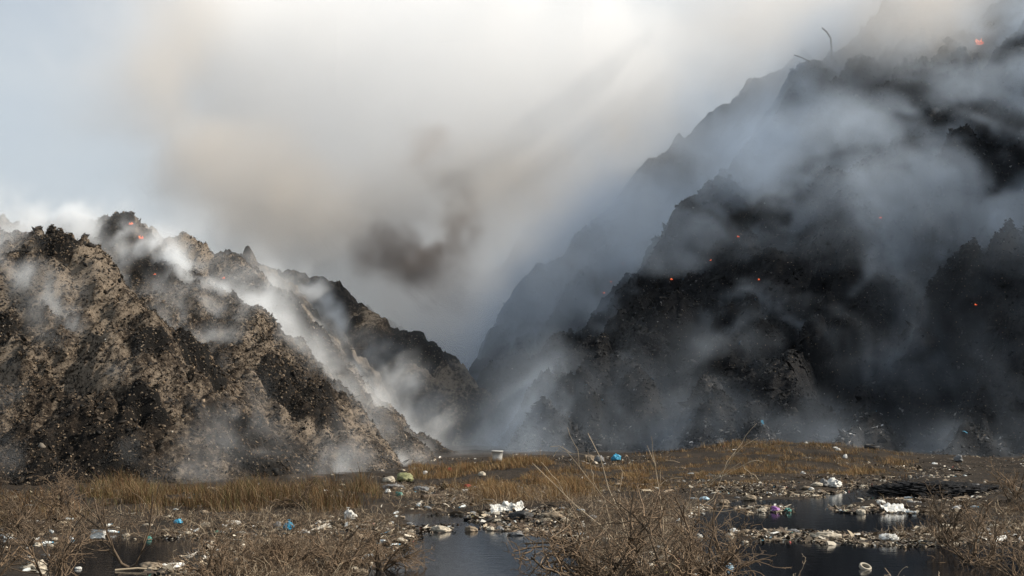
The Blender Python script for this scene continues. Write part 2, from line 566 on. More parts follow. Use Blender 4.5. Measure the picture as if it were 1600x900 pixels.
def axes(lo, hi, h):
    n = [int(round((b2 - a2) / h)) + 1 for a2, b2 in zip(lo, hi)]
    return [np.linspace(a2, b2, k).astype(np.float32) for a2, b2, k in zip(lo, hi, n)]


def fbm_grid(ax, cell, octv, seed, gain=.5, stretch=(1, 1, 1)):
    """fractal noise on a regular grid by separable smooth interpolation"""
    rng = np.random.default_rng(seed)
    out = np.zeros([len(a) for a in ax], np.float32)
    amp, tot = 1.0, 0
    for k in range(octv):
        c = [cell * s / 2 ** k for s in stretch]
        Ws = []
        for a, cc in zip(ax, c):
            q = (a - a[0]) / cc + .37
            i = np.floor(q).astype(int); f = q - i
            f = f * f * (3 - 2 * f)
            W = np.zeros((len(a), i.max() + 2), np.float32)
            W[np.arange(len(a)), i] = 1 - f
            W[np.arange(len(a)), i + 1] += f
            Ws.append(W)
        rnd = rng.uniform(-1, 1, [W.shape[1] for W in Ws]).astype(np.float32)
        g = np.tensordot(Ws[0], rnd, (1, 0))
        g = np.einsum('bj,ajk->abk', Ws[1], g, optimize=True)
        g = np.einsum('ck,abk->abc', Ws[2], g, optimize=True)
        out += amp * g
        tot += amp
        amp *= gain
    return out / tot


def warp(A, ax, dx, dy, dz, h):
    """sample A at positions displaced by (dx, dy, dz) metres (trilinear)"""
    nx, ny, nz = A.shape
    I, J, K = np.meshgrid(*[np.arange(n, dtype=np.float32) for n in A.shape], indexing='ij', sparse=True)
    x = np.clip(I + dx / h, 0, nx - 1.001); y = np.clip(J + dy / h, 0, ny - 1.001); z = np.clip(K + dz / h, 0, nz - 1.001)
    i, j, k = x.astype(np.int32), y.astype(np.int32), z.astype(np.int32)
    x -= i; y -= j; z -= k
    Af = A.ravel()
    b0 = (i * ny + j) * nz + k
    r = 0
    for a in (0, 1):
        for b2 in (0, 1):
            for c in (0, 1):
                r = r + (x if a else 1 - x) * (y if b2 else 1 - y) * (z if c else 1 - z) * Af[b0 + (a * ny + b2) * nz + c]
    return r


def blobs(XX, YY, ZZ, items):
    """items: (u, v, distance, rx m, rd m, rz m, density[, tilt])  soft ellipsoids"""
    D = np.zeros(np.broadcast(XX, YY, ZZ).shape, np.float32)
    for it in items:
        u, v, d, rx, rd, rz, a = it[:7]
        k = it[7] if len(it) > 7 else 0.0                # lean: dx per dz
        c = P(u, v, d)
        dz = ZZ - c[2]
        q = ((XX - c[0] - k * dz) / rx) ** 2 + ((YY - c[1]) / rd) ** 2 + (dz / rz) ** 2
        D += a * np.exp(-q * 1.2)
    return D


M_SMOKE = smoke_mat('white_smoke', (.987, .988, .990), 0.0)
M_BROWN = smoke_mat('brown_smoke', (.925, .87, .805), .2)
M_SOOT = smoke_mat('sooty_smoke', (.46, .40, .36), .2)
M_WISP = smoke_mat('pale_wisps', (.96, .98, 1.0), .0)
M_VEIL = smoke_mat('blue_smoke', (.70, .79, .90), .0)

# -- the great cloud that fills the valley and rolls overhead
h = 1.0
lo, hi = (-85, 74, -1), (85, 224, 79)
ax = axes(lo, hi, h)
XX, YY, ZZ = np.meshgrid(*ax, indexing='ij', sparse=True)
Xc, Yc = np.meshgrid(ax[0], ax[1], indexing='ij')
HL = hill_height(Xc, Yc, LEFT, 1, fine=False)
HR = hill_height(Xc, Yc, RIGHT, 2, fine=False)
n_big = fbm_grid(ax, 26, 3, 11, .55, (1, 1.6, 1))
wx_ = fbm_grid(ax, 16, 4, 21, .6, (1, 2, 1)); wy_ = fbm_grid(ax, 18, 3, 22); wz_ = fbm_grid(ax, 16, 4, 23, .6, (1, 2, 1))
n_fine = warp(fbm_grid(ax, 13, 5, 31, .66, (1, 2.2, 1)), ax, wx_ * 13, wy_ * 9, wz_ * 13, h)


def cloud(items, amt, lo_=.20, hi_=.72):
    F = blobs(XX + 7 * wx_, YY, ZZ + 7 * wz_, [tuple(i[:6]) + (1,) for i in items])
    return amt * sm(lo_, hi_, F + .75 * n_fine * (F > .02) + .2 * n_big * (F > .02))


# (u, v, distance, rx, rdepth, rz in metres)
D = cloud([(640, 60, 165, 21, 26, 16), (520, 150, 165, 14, 20, 12), (860, 130, 155, 15, 20, 13), (760, 230, 160, 14, 20, 10), (420, 60, 168, 9, 20, 12),
           (460, 260, 165, 12, 18, 8)], .08)
D += cloud([(1010, 40, 160, 13, 16, 10), (1010, 140, 150, 9, 12, 7), (1150, 20, 155, 10, 14, 8), (240, 120, 190, 16, 16, 14)], .02)
D += cloud([(600, 330, 168, 18, 20, 9), (480, 400, 168, 11, 16, 6), (760, 330, 168, 14, 16, 8)], .05)
D += cloud([(745, 520, 140, 8, 14, 9), (760, 600, 118, 4.5, 9, 6), (700, 600, 130, 8, 9, 6), (860, 440, 112, 6, 6, 6), (960, 330, 116, 8, 6, 8), (1040, 240, 120, 8, 6, 8), (1150, 100, 136, 8, 8, 7)], .05, .2, .8)
D += cloud([(735, 500, 150, 9, 14, 8), (690, 470, 160, 9, 12, 6), (760, 590, 128, 5, 8, 6)], .07, .2, .7)
D += cloud([(1330, 30, 128, 14, 12, 8), (1180, 60, 140, 7, 10, 5)], .07)
D += .0022 * np.clip(1 + .9 * n_big, 0, 2) * sm(95, 125, YY)
edge = np.minimum(np.minimum(sm(-85, -60, XX), 1 - sm(65, 85, XX)), np.minimum(sm(74, 90, YY), 1 - sm(60, 79, ZZ)))
D *= edge * (1 - sm(205, 224, YY))
D[D < .0006] = 0
tag(grid_volume('smoke', lo, hi, h, D, M_SMOKE), kind='stuff')

# -- brown smoke
h = 1.3
ax = axes(lo, hi, h)
XX, YY, ZZ = np.meshgrid(*ax, indexing='ij', sparse=True)
nb = fbm_grid(ax, 14, 5, 61, .66, (1, 2, 1))
wx_ = fbm_grid(ax, 12, 3, 71)
nb = warp(nb, ax, wx_ * 9, -wx_ * 7, wx_ * 8, h)
D = blobs(XX, YY, ZZ, [
    (275, 60, 140, 6, 12, 10, .06, -.1),
    (325, 190, 140, 6.5, 12, 8, .06, -.4),
    (390, 290, 142, 9, 12, 7, .07, -.5),
    (470, 330, 148, 12, 12, 6, .04),
    (600, 320, 142, 11, 10, 5, .05),
    (720, 380, 142, 8, 9, 5, .05),
    (850, 285, 146, 11, 10, 3.6, .13),
    (1000, 210, 132, 7, 8, 4, .07),
    (1190, 105, 122, 8, 8, 5, .18),
    (1370, 40, 114, 11, 8, 5, .22),
])
D *= np.clip(.6 + 3.0 * nb, 0, 2.6)
D[D < .001] = 0
tag(grid_volume('smoke', lo, tuple(float(a[-1]) for a in ax), h, D, M_BROWN), kind='stuff')

# -- a sooty burst over the valley
h = .5
lo, hi = (-22, 116, 10), (2, 140, 32)
ax = axes(lo, hi, h)
XX, YY, ZZ = np.meshgrid(*ax, indexing='ij', sparse=True)
wx_ = fbm_grid(ax, 5, 4, 72, .6, (1, 2, 1)); wz_ = fbm_grid(ax, 5, 4, 73, .6, (1, 2, 1))
nb = warp(fbm_grid(ax, 3.5, 5, 62, .7, (1, 2.5, 1)), ax, wx_ * 6, -wx_ * 4, wz_ * 7, h)
D = blobs(XX + 4 * wx_, YY, ZZ + 4 * wz_, [(640, 395, 128, 3.6, 3, 2.8, .5), (675, 378, 128, 3.2, 3, 3.0, .45), (612, 405, 128, 2.2, 3, 1.6, .25),
                                           (695, 335, 128, 1.8, 3, 2.2, .28), (650, 330, 128, 3, 3, 1.6, .16), (705, 290, 128, 2, 3, 1.8, .14), (690, 440, 126, 2.2, 3, 2.2, .16), (730, 480, 124, 2.2, 3, 2, .12), (680, 230, 130, 3, 3, 2.4, .08), (590, 350, 128, 3, 3, 2, .08)])
D *= .62 * np.clip(.6 + 4.0 * nb, 0, 2.6)
D[D < .004] = 0
tag(grid_volume('smoke', lo, tuple(float(a[-1]) for a in ax), h, D, M_SOOT), kind='stuff')

# -- smoke creeping over the right hill's face
h = .42
lo, hi = (-14, 72, 0), (62, 146, 54)
ax = axes(lo, hi, h)
XX, YY, ZZ = np.meshgrid(*ax, indexing='ij', sparse=True)
Xc, Yc = np.meshgrid(ax[0], ax[1], indexing='ij')
above = ZZ - hill_height(Xc, Yc, RIGHT, 2, fine=False)[:, :, None]
wx_ = fbm_grid(ax, 12, 4, 24, .6); wy_ = fbm_grid(ax, 12, 3, 25, .6); wz_ = fbm_grid(ax, 12, 4, 26, .6)
n_v = warp(fbm_grid(ax, 7.5, 5, 41, .72, (.8, 2.4, 1.1)), ax, wx_ * 11 + above * .35, wy_ * 7, wz_ * 10, h)
n_w = warp(fbm_grid(ax, 24, 2, 43), ax, wx_ * 6, wy_ * 6, wz_ * 6, h)
U_, V_ = proj(XX, YY, ZZ)
ht = sm(2, 24, ZZ + 0 * XX)                      # thicker the higher it has risen
fil = np.clip(1 - 5.5 * np.abs(n_v), 0, 1) ** 1.5
D = np.exp(-np.abs(above - 1.2) / 3.0) * (np.clip(-.08 + .85 * ht + 3.2 * n_v + 1.2 * n_w, 0, 1.9) * (.045 + .085 * ht) + .26 * fil * np.clip(.35 + .6 * ht + 1.6 * n_w, 0, 1))
D += np.exp(-np.abs(above - .5) / 1.6) * np.clip(n_v * 3.4 - .4, 0, 1) * .22
D *= 1 - .85 * np.exp(-((U_ - 1400) / 300) ** 2 - ((V_ - 640) / 110) ** 2)
D += blobs(XX, YY, ZZ, [(1270, 660, 78.5, 2.2, 2.5, 2.2, .05), (1420, 280, 93, 8, 5, 7, .06), (1500, 180, 97, 8, 5, 7, .08), (1330, 190, 108, 8, 8, 7, .07),
                        (1180, 330, 104, 8, 6, 7, .05), (900, 440, 112, 8, 6, 6, .05), (790, 610, 103, 4, 5, 4, .07), (740, 560, 118, 7, 7, 5, .06), (1000, 330, 125, 9, 8, 7, .06)]) * np.clip(.5 + 2.8 * n_v, 0, 2)
D *= sm(72, 77, YY) * (1 - sm(136, 146, YY)) * (1 - sm(44, 54, ZZ)) * (1 - sm(54, 62, XX)) * sm(-14, -9, XX)
D[D < .002] = 0
tag(grid_volume('smoke', lo, tuple(float(a[-1]) for a in ax), h, D, M_VEIL), kind='stuff')

# -- wisps running up the gullies of the left hill
h = .25
lo, hi = (-34, 50, 0), (2, 102, 17)
ax = axes(lo, hi, h)
XX, YY, ZZ = np.meshgrid(*ax, indexing='ij', sparse=True)
Xc, Yc = np.meshgrid(ax[0], ax[1], indexing='ij')
HLf = hill_height(Xc, Yc, LEFT, 1, fine=False)[:, :, None]
wx_ = fbm_grid(ax, 5, 4, 81, .6); wy_ = fbm_grid(ax, 5, 4, 82, .6); wz_ = fbm_grid(ax, 5, 4, 83, .6)
nw = warp(fbm_grid(ax, 2.0, 5, 91, .74, (1, 2.2, 1)), ax, wx_ * 4, wy_ * 3, wz_ * 4 - (XX + 0 * ZZ) * .0, h)
# streaks: list of (u, v, dist, radius m, density)
STREAKS = [
    [(135, 545, 57.5, .25, 1.2), (95, 500, 58.5, .6, .6), (50, 450, 60, .9, .35), (-10, 400, 62, 1.5, .2), (-60, 350, 63, 2, .1)],
    [(350, 450, 71, .3, .9), (290, 425, 71.5, .7, .7), (230, 400, 72, 1.0, .7), (150, 375, 73, 1.3, .6), (60, 350, 75, 1.2, .25), (-60, 320, 76, 1.5, .1)],
    [(200, 420, 67, .6, .4), (100, 385, 68, 1.0, .4), (0, 355, 70, 1.3, .2), (-80, 330, 71, 1.6, .1)],
    [(525, 665, 66, .25, 1.2), (505, 625, 68, .6, .7), (480, 580, 70, .8, .5), (440, 535, 72, 1.0, .35), (400, 470, 75, 1.4, .15)],
    [(197, 685, 54, .18, 1.5), (197, 665, 54, .3, .9), (200, 650, 54, .25, .2)],
    [(125, 680, 54, .15, .8), (118, 660, 54.5, .35, .3), (100, 630, 55, .5, .1)],
    [(250, 635, 56, .12, 1.0), (215, 600, 56.5, .3, .6), (180, 570, 57, .35, .15)],
    [(550, 745, 62, .25, .6), (600, 735, 64, .4, .25), (650, 715, 68, .7, .1)],
    [(550, 530, 96, .5, .22), (520, 490, 98, .8, .16), (490, 455, 100, 1.0, .12), (460, 430, 102, 1.2, .05)],
    [(430, 610, 70, .8, .25), (400, 640, 66, .8, .15)],
    [(340, 470, 73, .5, .12), (420, 440, 86, 1.0, .1), (380, 400, 88, 1.3, .06)],
    [(700, 660, 90, 1.2, .05), (640, 600, 92, 1.6, .06), (580, 560, 94, 1.6, .05)],
    [(650, 715, 76, .7, .14), (600, 670, 80, .8, .08)],
]
D = np.zeros((len(ax[0]), len(ax[1]), len(ax[2])), np.float32)
wX = XX + 1.1 * wx_
wY = YY + 1.1 * wy_
wZ = ZZ + .7 * wz_
for st in STREAKS:
    W = [(P(*s[:3]), s[3], s[4]) for s in st]
    for (a, ra, da), (b2, rb, db) in zip(W[:-1], W[1:]):
        m_ = max(ra, rb) * 2.6 + 1.5
        sl = tuple(slice(*np.clip(np.searchsorted(ax[k], (min(a[k], b2[k]) - m_, max(a[k], b2[k]) + m_)), 0, len(ax[k]))) for k in range(3))
        e = b2 - a
        X_, Y_, Z_ = wX[sl] - a[0], wY[sl] - a[1], wZ[sl] - a[2]
        tt = np.clip((X_ * e[0] + Y_ * e[1] + Z_ * e[2]) / (e @ e), 0, 1)
        r2 = (X_ - tt * e[0]) ** 2 + (Y_ - tt * e[1]) ** 2 + (Z_ - tt * e[2]) ** 2
        rr_ = .92 * (ra + tt * (rb - ra))
        D[sl] = np.maximum(D[sl], (da + tt * (db - da)) * np.exp(-r2 / rr_ ** 2))
D *= 3.2 * np.clip(.50 + 4.6 * nw, 0, 3.0)
D += .42 * np.clip(1 - 4.5 * np.abs(nw), 0, 1) * np.clip(wx_ * 2.4 + wz_ * 1.2 + .18, 0, 1) * np.exp(-np.abs(ZZ - HLf - .5) / .9)
D[D < .004] = 0
tag(grid_volume('smoke', lo, hi, h, D, M_WISP), kind='stuff')

# ------------------------------------------------------------------ scraps and litter (uncountable)
rng = np.random.default_rng(5)


def rot_frames(n, tilt=1.0):
    """random orthonormal frames, z axis tilted from vertical by up to `tilt`"""
    z = np.stack([rng.normal(0, tilt, n), rng.normal(0, tilt, n), np.ones(n)], -1)
    z /= np.linalg.norm(z, axis=1, keepdims=True)
    a = rng.normal(size=(n, 3))
    x = np.cross(a, z); x /= np.linalg.norm(x, axis=1, keepdims=True)
    return x, np.cross(z, x), z


OCT_V = np.array([(1, 0, 0), (0, 1, 0), (-1, 0, 0), (0, -1, 0), (0, 0, 1), (0, 0, -1)], float)
OCT_F = np.array([(0, 1, 4), (1, 2, 4), (2, 3, 4), (3, 0, 4), (1, 0, 5), (2, 1, 5), (3, 2, 5), (0, 3, 5)])
SHT_V = np.array([(-1, -.6, 0), (0, -.7, .35), (1, -.6, 0), (-1, .6, .1), (0, .7, .45), (1, .6, -.1)], float)
SHT_F = np.array([(0, 1, 4), (0, 4, 3), (1, 2, 5), (1, 5, 4)])


def scatter_mesh(name, pts, size, palette, weights, mat, sheet=.4, tilt=.8, flat=.5):
    n = len(pts)
    isS = rng.random(n) < sheet
    col = np.array(palette)[rng.choice(len(palette), n, p=np.array(weights) / np.sum(weights))]
    col = np.clip(col * rng.uniform(.6, 1.35, (n, 1)), 0, .85)
    col = col * np.clip(1.25 - size / .35, .35, 1.1)[:, None] if sheet < .4 else col
    Vs, Fs, Cs, off = [], [], [], 0
    for k, (TV, TF) in enumerate(((OCT_V, OCT_F), (SHT_V, SHT_F))):
        m_ = isS if k else ~isS
        c = int(m_.sum())
        if not c: continue
        x, y, z = rot_frames(c, tilt)
        s_ = size[m_][:, None] * np.stack([rng.uniform(.6, 1.7, c), rng.uniform(.25, .8, c), rng.uniform(.3, .9, c) * (flat if not k else 1)], -1) * .5
        T = TV[None] * (1 + rng.uniform(-.35, .35, (c, len(TV), 3)))
        T = T * s_[:, None]
        W_ = pts[m_][:, None] + T[..., 0:1] * x[:, None] + T[..., 1:2] * y[:, None] + T[..., 2:3] * z[:, None]
        Vs.append(W_.reshape(-1, 3))
        Fs.append((TF[None] + (np.arange(c) * len(TV))[:, None, None]).reshape(-1, 3) + off)
        off += c * len(TV)
        Cs.append(np.repeat(col[m_], len(TV), 0))
    o = mesh_obj(name, np.concatenate(Vs), np.concatenate(Fs), mat, colors=np.concatenate(Cs))
    return tag(o, kind='stuff')


def on_hill(n, x0, x1, y0, y1, spurs, seed, patch=8.0):
    X = rng.uniform(x0, x1, n); Y = rng.uniform(y0, y1, n)
    H = hill_height(X, Y, spurs, seed)
    u, v = proj(X, Y, H)
    k = (H > -.1) & (u > -60) & (u < 1660)
    k &= rng.random(n) < .35 + .9 * sm(-.3, .4, fbm(X / patch, Y / patch, octv=3, seed=seed + 90))
    return np.stack([X, Y, H], -1)[k]


EARTH = [(.012, .010, .008), (.04, .028, .018), (.09, .062, .038), (.17, .12, .075), (.27, .20, .135), (.42, .36, .29), (.55, .52, .47), (.05, .13, .22)]
pts = on_hill(420000, -36, 4, 48, 90, LEFT, 1)
sz = rng.lognormal(math.log(.085), .5, len(pts)).clip(.035, .5)
scatter_mesh('rubble', pts + [0, 0, .02], sz, EARTH, [34, 38, 24, 7, 1.2, .25, .12, .02], M_SCRAP, .25, 1.0, 1.2)
CHAR = [(.004, .004, .005), (.009, .009, .010), (.02, .02, .021), (.05, .048, .048), (.16, .15, .15), (.32, .31, .31), (.04, .12, .2)]
pts = on_hill(200000, -2, 60, 72, 132, RIGHT, 2)
sz = rng.lognormal(math.log(.17), .5, len(pts)).clip(.06, .7)
lowz = (pts[:, 2] < 2.6 + 1.5 * vnoise(pts[:, 0] / 4, pts[:, 1] / 4, seed=9)) & (rng.random(len(pts)) < .4)
scatter_mesh('litter', pts[lowz] + [0, 0, .05], (sz[lowz] * 1.4).clip(0, .42), [(.02, .02, .02), (.08, .08, .08), (.2, .19, .18), (.4, .4, .4), (.05, .2, .3)], [40, 34, 14, 2.5, .8], M_SCRAP, .5, .8, .8)
scatter_mesh('rubble', pts + [0, 0, .02], sz, CHAR, [34, 32, 20, 7, 2, .5, .15], M_SCRAP, .3, 1.0, 1.1)


def in_frame_ground(n, v0, v1, pw=1.0):
    v = v0 + (v1 - v0) * rng.random(n) ** pw
    u = rng.uniform(-80, 1680, n)
    d = (CAM_Z * FPX) / (v - 640.0)
    X = (u - 800) / FPX * d
    H, Wd = ground_h(X, d)
    return u, v, X, d, H, Wd


PALE = [(.02, .018, .015), (.07, .05, .035), (.17, .13, .09), (.34, .28, .2), (.48, .43, .35), (.64, .62, .57), (.05, .28, .42), (.06, .25, .18), (.3, .07, .06), (.3, .26, .07)]
u, v, X, d, H, Wd = in_frame_ground(330000, 706, 925)
u, v, X, d, H, Wd = [q[np.argsort(rng.random(len(u)))] for q in (u, v, X, d, H, Wd)] if False else (u, v, X, d, H, Wd)
pn = fbm(X / 3.5, d / 3.5, octv=4, seed=201)
dens = .8 * np.exp(-(Wd / .9) ** 2) * sm(-.18, .22, pn) + .12 * (Wd < 0) * sm(-.1, .5, pn)
band = np.exp(-((v - 808) / 22) ** 2) * sm(150, 260, u) * (1 - sm(900, 960, u)) + np.exp(-((v - 770) / 16) ** 2) * sm(560, 620, u) * (1 - sm(760, 800, u)) \
    + np.exp(-((v - 765) / 14) ** 2) * sm(1060, 1120, u) * (1 - sm(1330, 1400, u)) + .8 * np.exp(-((v - 842) / 10) ** 2) * (1 - sm(60, 340, u)) \
    + .5 * np.exp(-((v - 830) / 40) ** 2) * sm(1340, 1480, u) + .7 * np.exp(-((v - 727) / 8) ** 2) * sm(600, 640, u)
dens = dens + .85 * band * sm(-.2, .2, pn)
dens = dens * np.where(Wd > 0, np.exp(-(Wd / .16) ** 2), 1)
k = rng.random(len(u)) < dens
pts = np.stack([X, d, np.maximum(H, 0.0) + .015], -1)[k]
sz = (rng.lognormal(math.log(.08), .55, len(pts))).clip(.03, .34)
scatter_mesh('litter', pts, sz, PALE, [20, 27, 25, 15, 7, 3, .25, .15, .15, .12], M_SCRAP, .72, .45, .4)

# ------------------------------------------------------------------ dry grass
def poly_pts(poly, n):
    p = np.array(poly, float)
    u = rng.uniform(p[:, 0].min(), p[:, 0].max(), n * 3)
    v = rng.uniform(p[:, 1].min(), p[:, 1].max(), n * 3)
    s_ = poly_sd(u, v, poly)
    k = s_ > rng.uniform(-26, 26, len(s_))
    return u[k][:n], v[k][:n]


def grass(poly, n, hgt, palette, weights, patch=1.3):
    u, v = poly_pts(poly, n)
    d = (CAM_Z * FPX) / (v - 640.0)
    X = (u - 800) / FPX * d
    H, Wd = ground_h(X, d)
    pn = fbm(X / patch, d / patch, octv=3, seed=301)
    k = (Wd < -.05) & (rng.random(len(u)) < .03 + 1.3 * sm(-.12, .35, pn))
    X, d, H, pn = X[k], d[k], H[k], pn[k]
    n = len(X)
    az = rng.uniform(0, 2 * math.pi, n)
    hh = hgt * (.6 + .9 * fbm(X / .7, d / .7, octv=2, seed=305)).clip(.2, 1.5) * rng.uniform(.25, 1.1, n) * (.5 + 1.8 * np.clip(pn + .15, -.25, .6))
    ln = rng.uniform(.2, 1.3, n) * hh
    wd = rng.uniform(.003, .006, n) * (d / 45).clip(1, 1.8)
    ca, sa = np.cos(az), np.sin(az)
    base = np.stack([X, d, H - .03], -1)
    lean = np.stack([ca * ln, sa * ln, np.zeros(n)], -1)
    up = np.zeros((n, 3)); up[:, 2] = hh
    side = np.stack([-sa * wd, ca * wd, np.zeros(n)], -1)
    V = np.stack([base - side, base + side, base + lean * .3 + up * .6 - side * .7, base + lean * .3 + up * .6 + side * .7, base + lean + up], 1)
    F = (np.array([(0, 1, 3), (0, 3, 2), (2, 3, 4)])[None] + (np.arange(n) * 5)[:, None, None]).reshape(-1, 3)
    col = np.array(palette)[rng.choice(len(palette), n, p=np.array(weights) / np.sum(weights))] * rng.uniform(.6, 1.3, (n, 1))
    tag(mesh_obj('dry_grass', V.reshape(-1, 3), F, M_GRASS, colors=np.repeat(col, 5, 0)), kind='stuff')


GP = [(.12, .062, .028), (.17, .105, .05), (.27, .2, .12), (.10, .09, .035), (.05, .032, .018)]
grass([(125, 775), (170, 762), (300, 760), (420, 757), (560, 762), (600, 778), (560, 800), (330, 800), (140, 806)], 70000, .58, GP, [30, 28, 14, 22, 10])
grass([(640, 738), (760, 731), (900, 735), (940, 770), (900, 792), (760, 792), (735, 765), (650, 752)], 70000, .38, [(.16, .085, .035), (.25, .155, .07), (.36, .26, .14), (.10, .09, .035)], [34, 34, 14, 8])
grass([(900, 735), (1080, 714), (1230, 702), (1400, 714), (1430, 740), (1330, 750), (1120, 762), (950, 775)], 110000, .26, [(.16, .085, .035), (.25, .155, .07), (.36, .26, .14), (.10, .09, .035)], [34, 34, 14, 8])
grass([(1320, 796), (1420, 784), (1560, 792), (1700, 800), (1640, 812), (1400, 803)], 6000, .22, GP, [34, 20, 8, 4, 30])
grass([(-80, 782), (120, 775), (150, 810), (60, 830), (-80, 830)], 12000, .45, GP, [30, 20, 12, 8, 30])

# ------------------------------------------------------------------ bare shrubs
K = 6


def grow(start, dirn, length, wig, droop, g):
    n = len(start)
    pts_ = np.zeros((n, K, 3)); pts_[:, 0] = start
    dcur = dirn.copy()
    for k in range(1, K):
        dcur = dcur + g.normal(0, wig, (n, 3)); dcur[:, 2] -= droop
        dcur /= np.linalg.norm(dcur, axis=1, keepdims=True)
        pts_[:, k] = pts_[:, k - 1] + dcur * (length / (K - 1))[:, None]
    return pts_


def tubes(polys, rads, sides):
    """polys (n,K,3), rads (n,K) -> V, F of open tubes"""
    n = len(polys)
    T = np.gradient(polys, axis=1)
    T /= np.linalg.norm(T, axis=2, keepdims=True) + 1e-9
    ref = np.where(np.abs(T[..., 2:3]) > .9, np.array([1., 0, 0]), np.array([0, 0, 1.]))
    A = np.cross(T, ref); A /= np.linalg.norm(A, axis=2, keepdims=True) + 1e-9
    B = np.cross(T, A)
    an = np.arange(sides) * 2 * math.pi / sides
    V = polys[:, :, None] + rads[:, :, None, None] * (np.cos(an)[None, None, :, None] * A[:, :, None] + np.sin(an)[None, None, :, None] * B[:, :, None])
    kk = polys.shape[1]
    f = []
    for k in range(kk - 1):
        for s_ in range(sides):
            s2 = (s_ + 1) % sides
            f.append((k * sides + s_, k * sides + s2, (k + 1) * sides + s2, (k + 1) * sides + s_))
    F = (np.array(f)[None] + (np.arange(n) * kk * sides)[:, None, None]).reshape(-1, 4)
    return V.reshape(-1, 3), F


def shrub(name, u, v, height, spread, stems, kids, label, group=None, seed=0, thick=.014, droop=.02, mats=(M_TWIG, M_TWIG), d=None, wig=.22, dirs=None, cat='shrub'):
    g = np.random.default_rng(seed)
    if d is None:
        p0 = G(u, v)
    else:
        p0 = np.array(((u - 800) / FPX * d, d, 0.0))
    p0[2] = float(ground_h(np.array([p0[0]]), np.array([p0[1]]))[0][0]) - .03
    root = empty(name, p0)
    tag(root, label, cat, group)
    n = stems
    st = g.normal(0, .12 * spread, (n, 3)); st[:, 2] = 0
    if dirs is None:
        dr = np.stack([g.normal(0, spread / height * .7, n), g.normal(0, spread / height * .7, n), np.ones(n)], -1)
    else:
        dr = np.array(dirs, float); st *= .2
    dr /= np.linalg.norm(dr, axis=1, keepdims=True)
    ln = height * g.uniform(.55, 1.1, n)
    if dirs is not None: ln = height * np.ones(n)
    P0 = grow(st, dr, ln, wig * .8, droop, g)
    r0 = 1.9 * thick * g.uniform(.7, 1.2, n)[:, None] * np.linspace(1, .35, K)[None]
    lev = [(P0, r0, ln)]
    par, prad, plen = P0, r0, ln
    kids = [int(q * m_) for q, m_ in zip(kids, (1.2, 1.0, .7) if height > 1.4 else (1.4, 1.3, 1.1))]
    for c, lf in zip(kids, (.6, .5, .45)):
        idx_ = g.integers(0, len(par), int(c))
        tt = g.uniform(.2, .98, len(idx_)) * (K - 1)
        i0 = np.floor(tt).astype(int).clip(0, K - 2); fr = (tt - i0)[:, None]
        a = par[idx_, i0]; b2 = par[idx_, i0 + 1]
        stt = a + (b2 - a) * fr
        dd = (b2 - a); dd /= np.linalg.norm(dd, axis=1, keepdims=True)
        dd = dd + g.normal(0, .6, dd.shape); dd[:, 2] += .15
        dd /= np.linalg.norm(dd, axis=1, keepdims=True)
        l2 = plen[idx_] * lf * g.uniform(.4, 1.25, len(idx_)) * (1.15 - .5 * tt / (K - 1))
        P1 = grow(stt, dd, l2, wig * 1.2, droop, g)
        rr0 = prad[idx_, i0] * g.uniform(.45, .8, len(idx_))
        r1 = np.maximum(rr0[:, None] * np.linspace(1, .45, K)[None], .0042)
        lev.append((P1, r1, l2))
        par, prad, plen = P1, r1, l2
    for q in lev:
        q[0][..., 2] = np.maximum(q[0][..., 2], -p0[2] - .02)
    V, F = tubes(lev[0][0], lev[0][1], 6)
    mesh_obj('stem', V, F, mats[0], root, smooth=True)
    Vs, Fs, off = [], [], 0
    for P1, r1, _ in lev[1:]:
        V, F = tubes(P1, r1, 3)
        Vs.append(V); Fs.append(F + off); off += len(V)
    mesh_obj('twigs', np.concatenate(Vs), np.concatenate(Fs), mats[1], root)
    return root, lev


TD, TW, TP = M_TWIGD, M_TWIG, M_TWIGP
shrub('bare_shrub', 955, 925, 1.95, 1.5, 9, (90, 420, 900), 'tall bare brown shrub at bottom centre with the thickest stems', None, 101, .020, .03, (TD, TW), wig=.34)
shrub('bare_shrub', 1045, 930, 1.6, 1.5, 10, (90, 400, 900), 'dense tangled shrub beside the right pond, just right of the tall centre shrub', None, 102, .016, .05, (TD, TW), wig=.34)
shrub('bare_shrub', 1110, 915, 1.35, .8, 10, (80, 300, 500), 'thorny shrub leaning over the left edge of the right pond', None, 103, .014, .06, (TD, TW))
shrub('bare_shrub', 890, 920, 1.1, .8, 8, (60, 240, 400), 'low shrub on the right shore of the middle pond', None, 104, .012, .05, (TD, TW))
shrub('bare_shrub', 1540, 880, 1.7, 1.6, 9, (80, 340, 650), 'wide open bare shrub at the right edge with stems fanning over the littered bank', None, 105, .017, .03, (TD, TW), wig=.32)
shrub('bare_shrub', 1475, 850, 1.2, .8, 9, (60, 240, 400), 'grey twiggy shrub just left of the wide shrub at the right edge', None, 106, .014, .05, (TD, TD))
shrub('bare_shrub', 1610, 900, 1.5, .8, 9, (60, 240, 400), 'shrub cut off by the right edge of the picture', None, 107, .014, .04, (TD, TW))
shrub('bare_shrub', 40, 835, 1.15, 1.0, 12, (90, 400, 700), 'dark brush thicket at the left edge below the lit slope', None, 108, .014, .06, (TD, TD))
shrub('bare_shrub', 100, 815, 1.2, 1.2, 10, (90, 360, 600), 'dark brush beside the left end of the brown reeds', None, 109, .014, .06, (TD, TW))
shrub('bare_shrub', 85, 915, 1.3, .6, 7, (40, 160, 260), 'thin upright shrub standing in the left pond', None, 110, .012, .03, (TD, TW))
shrub('bare_shrub', -10, 915, 1.2, .8, 7, (50, 180, 260), 'brown shrub at the bottom left corner', None, 111, .012, .05, (TW, TD))
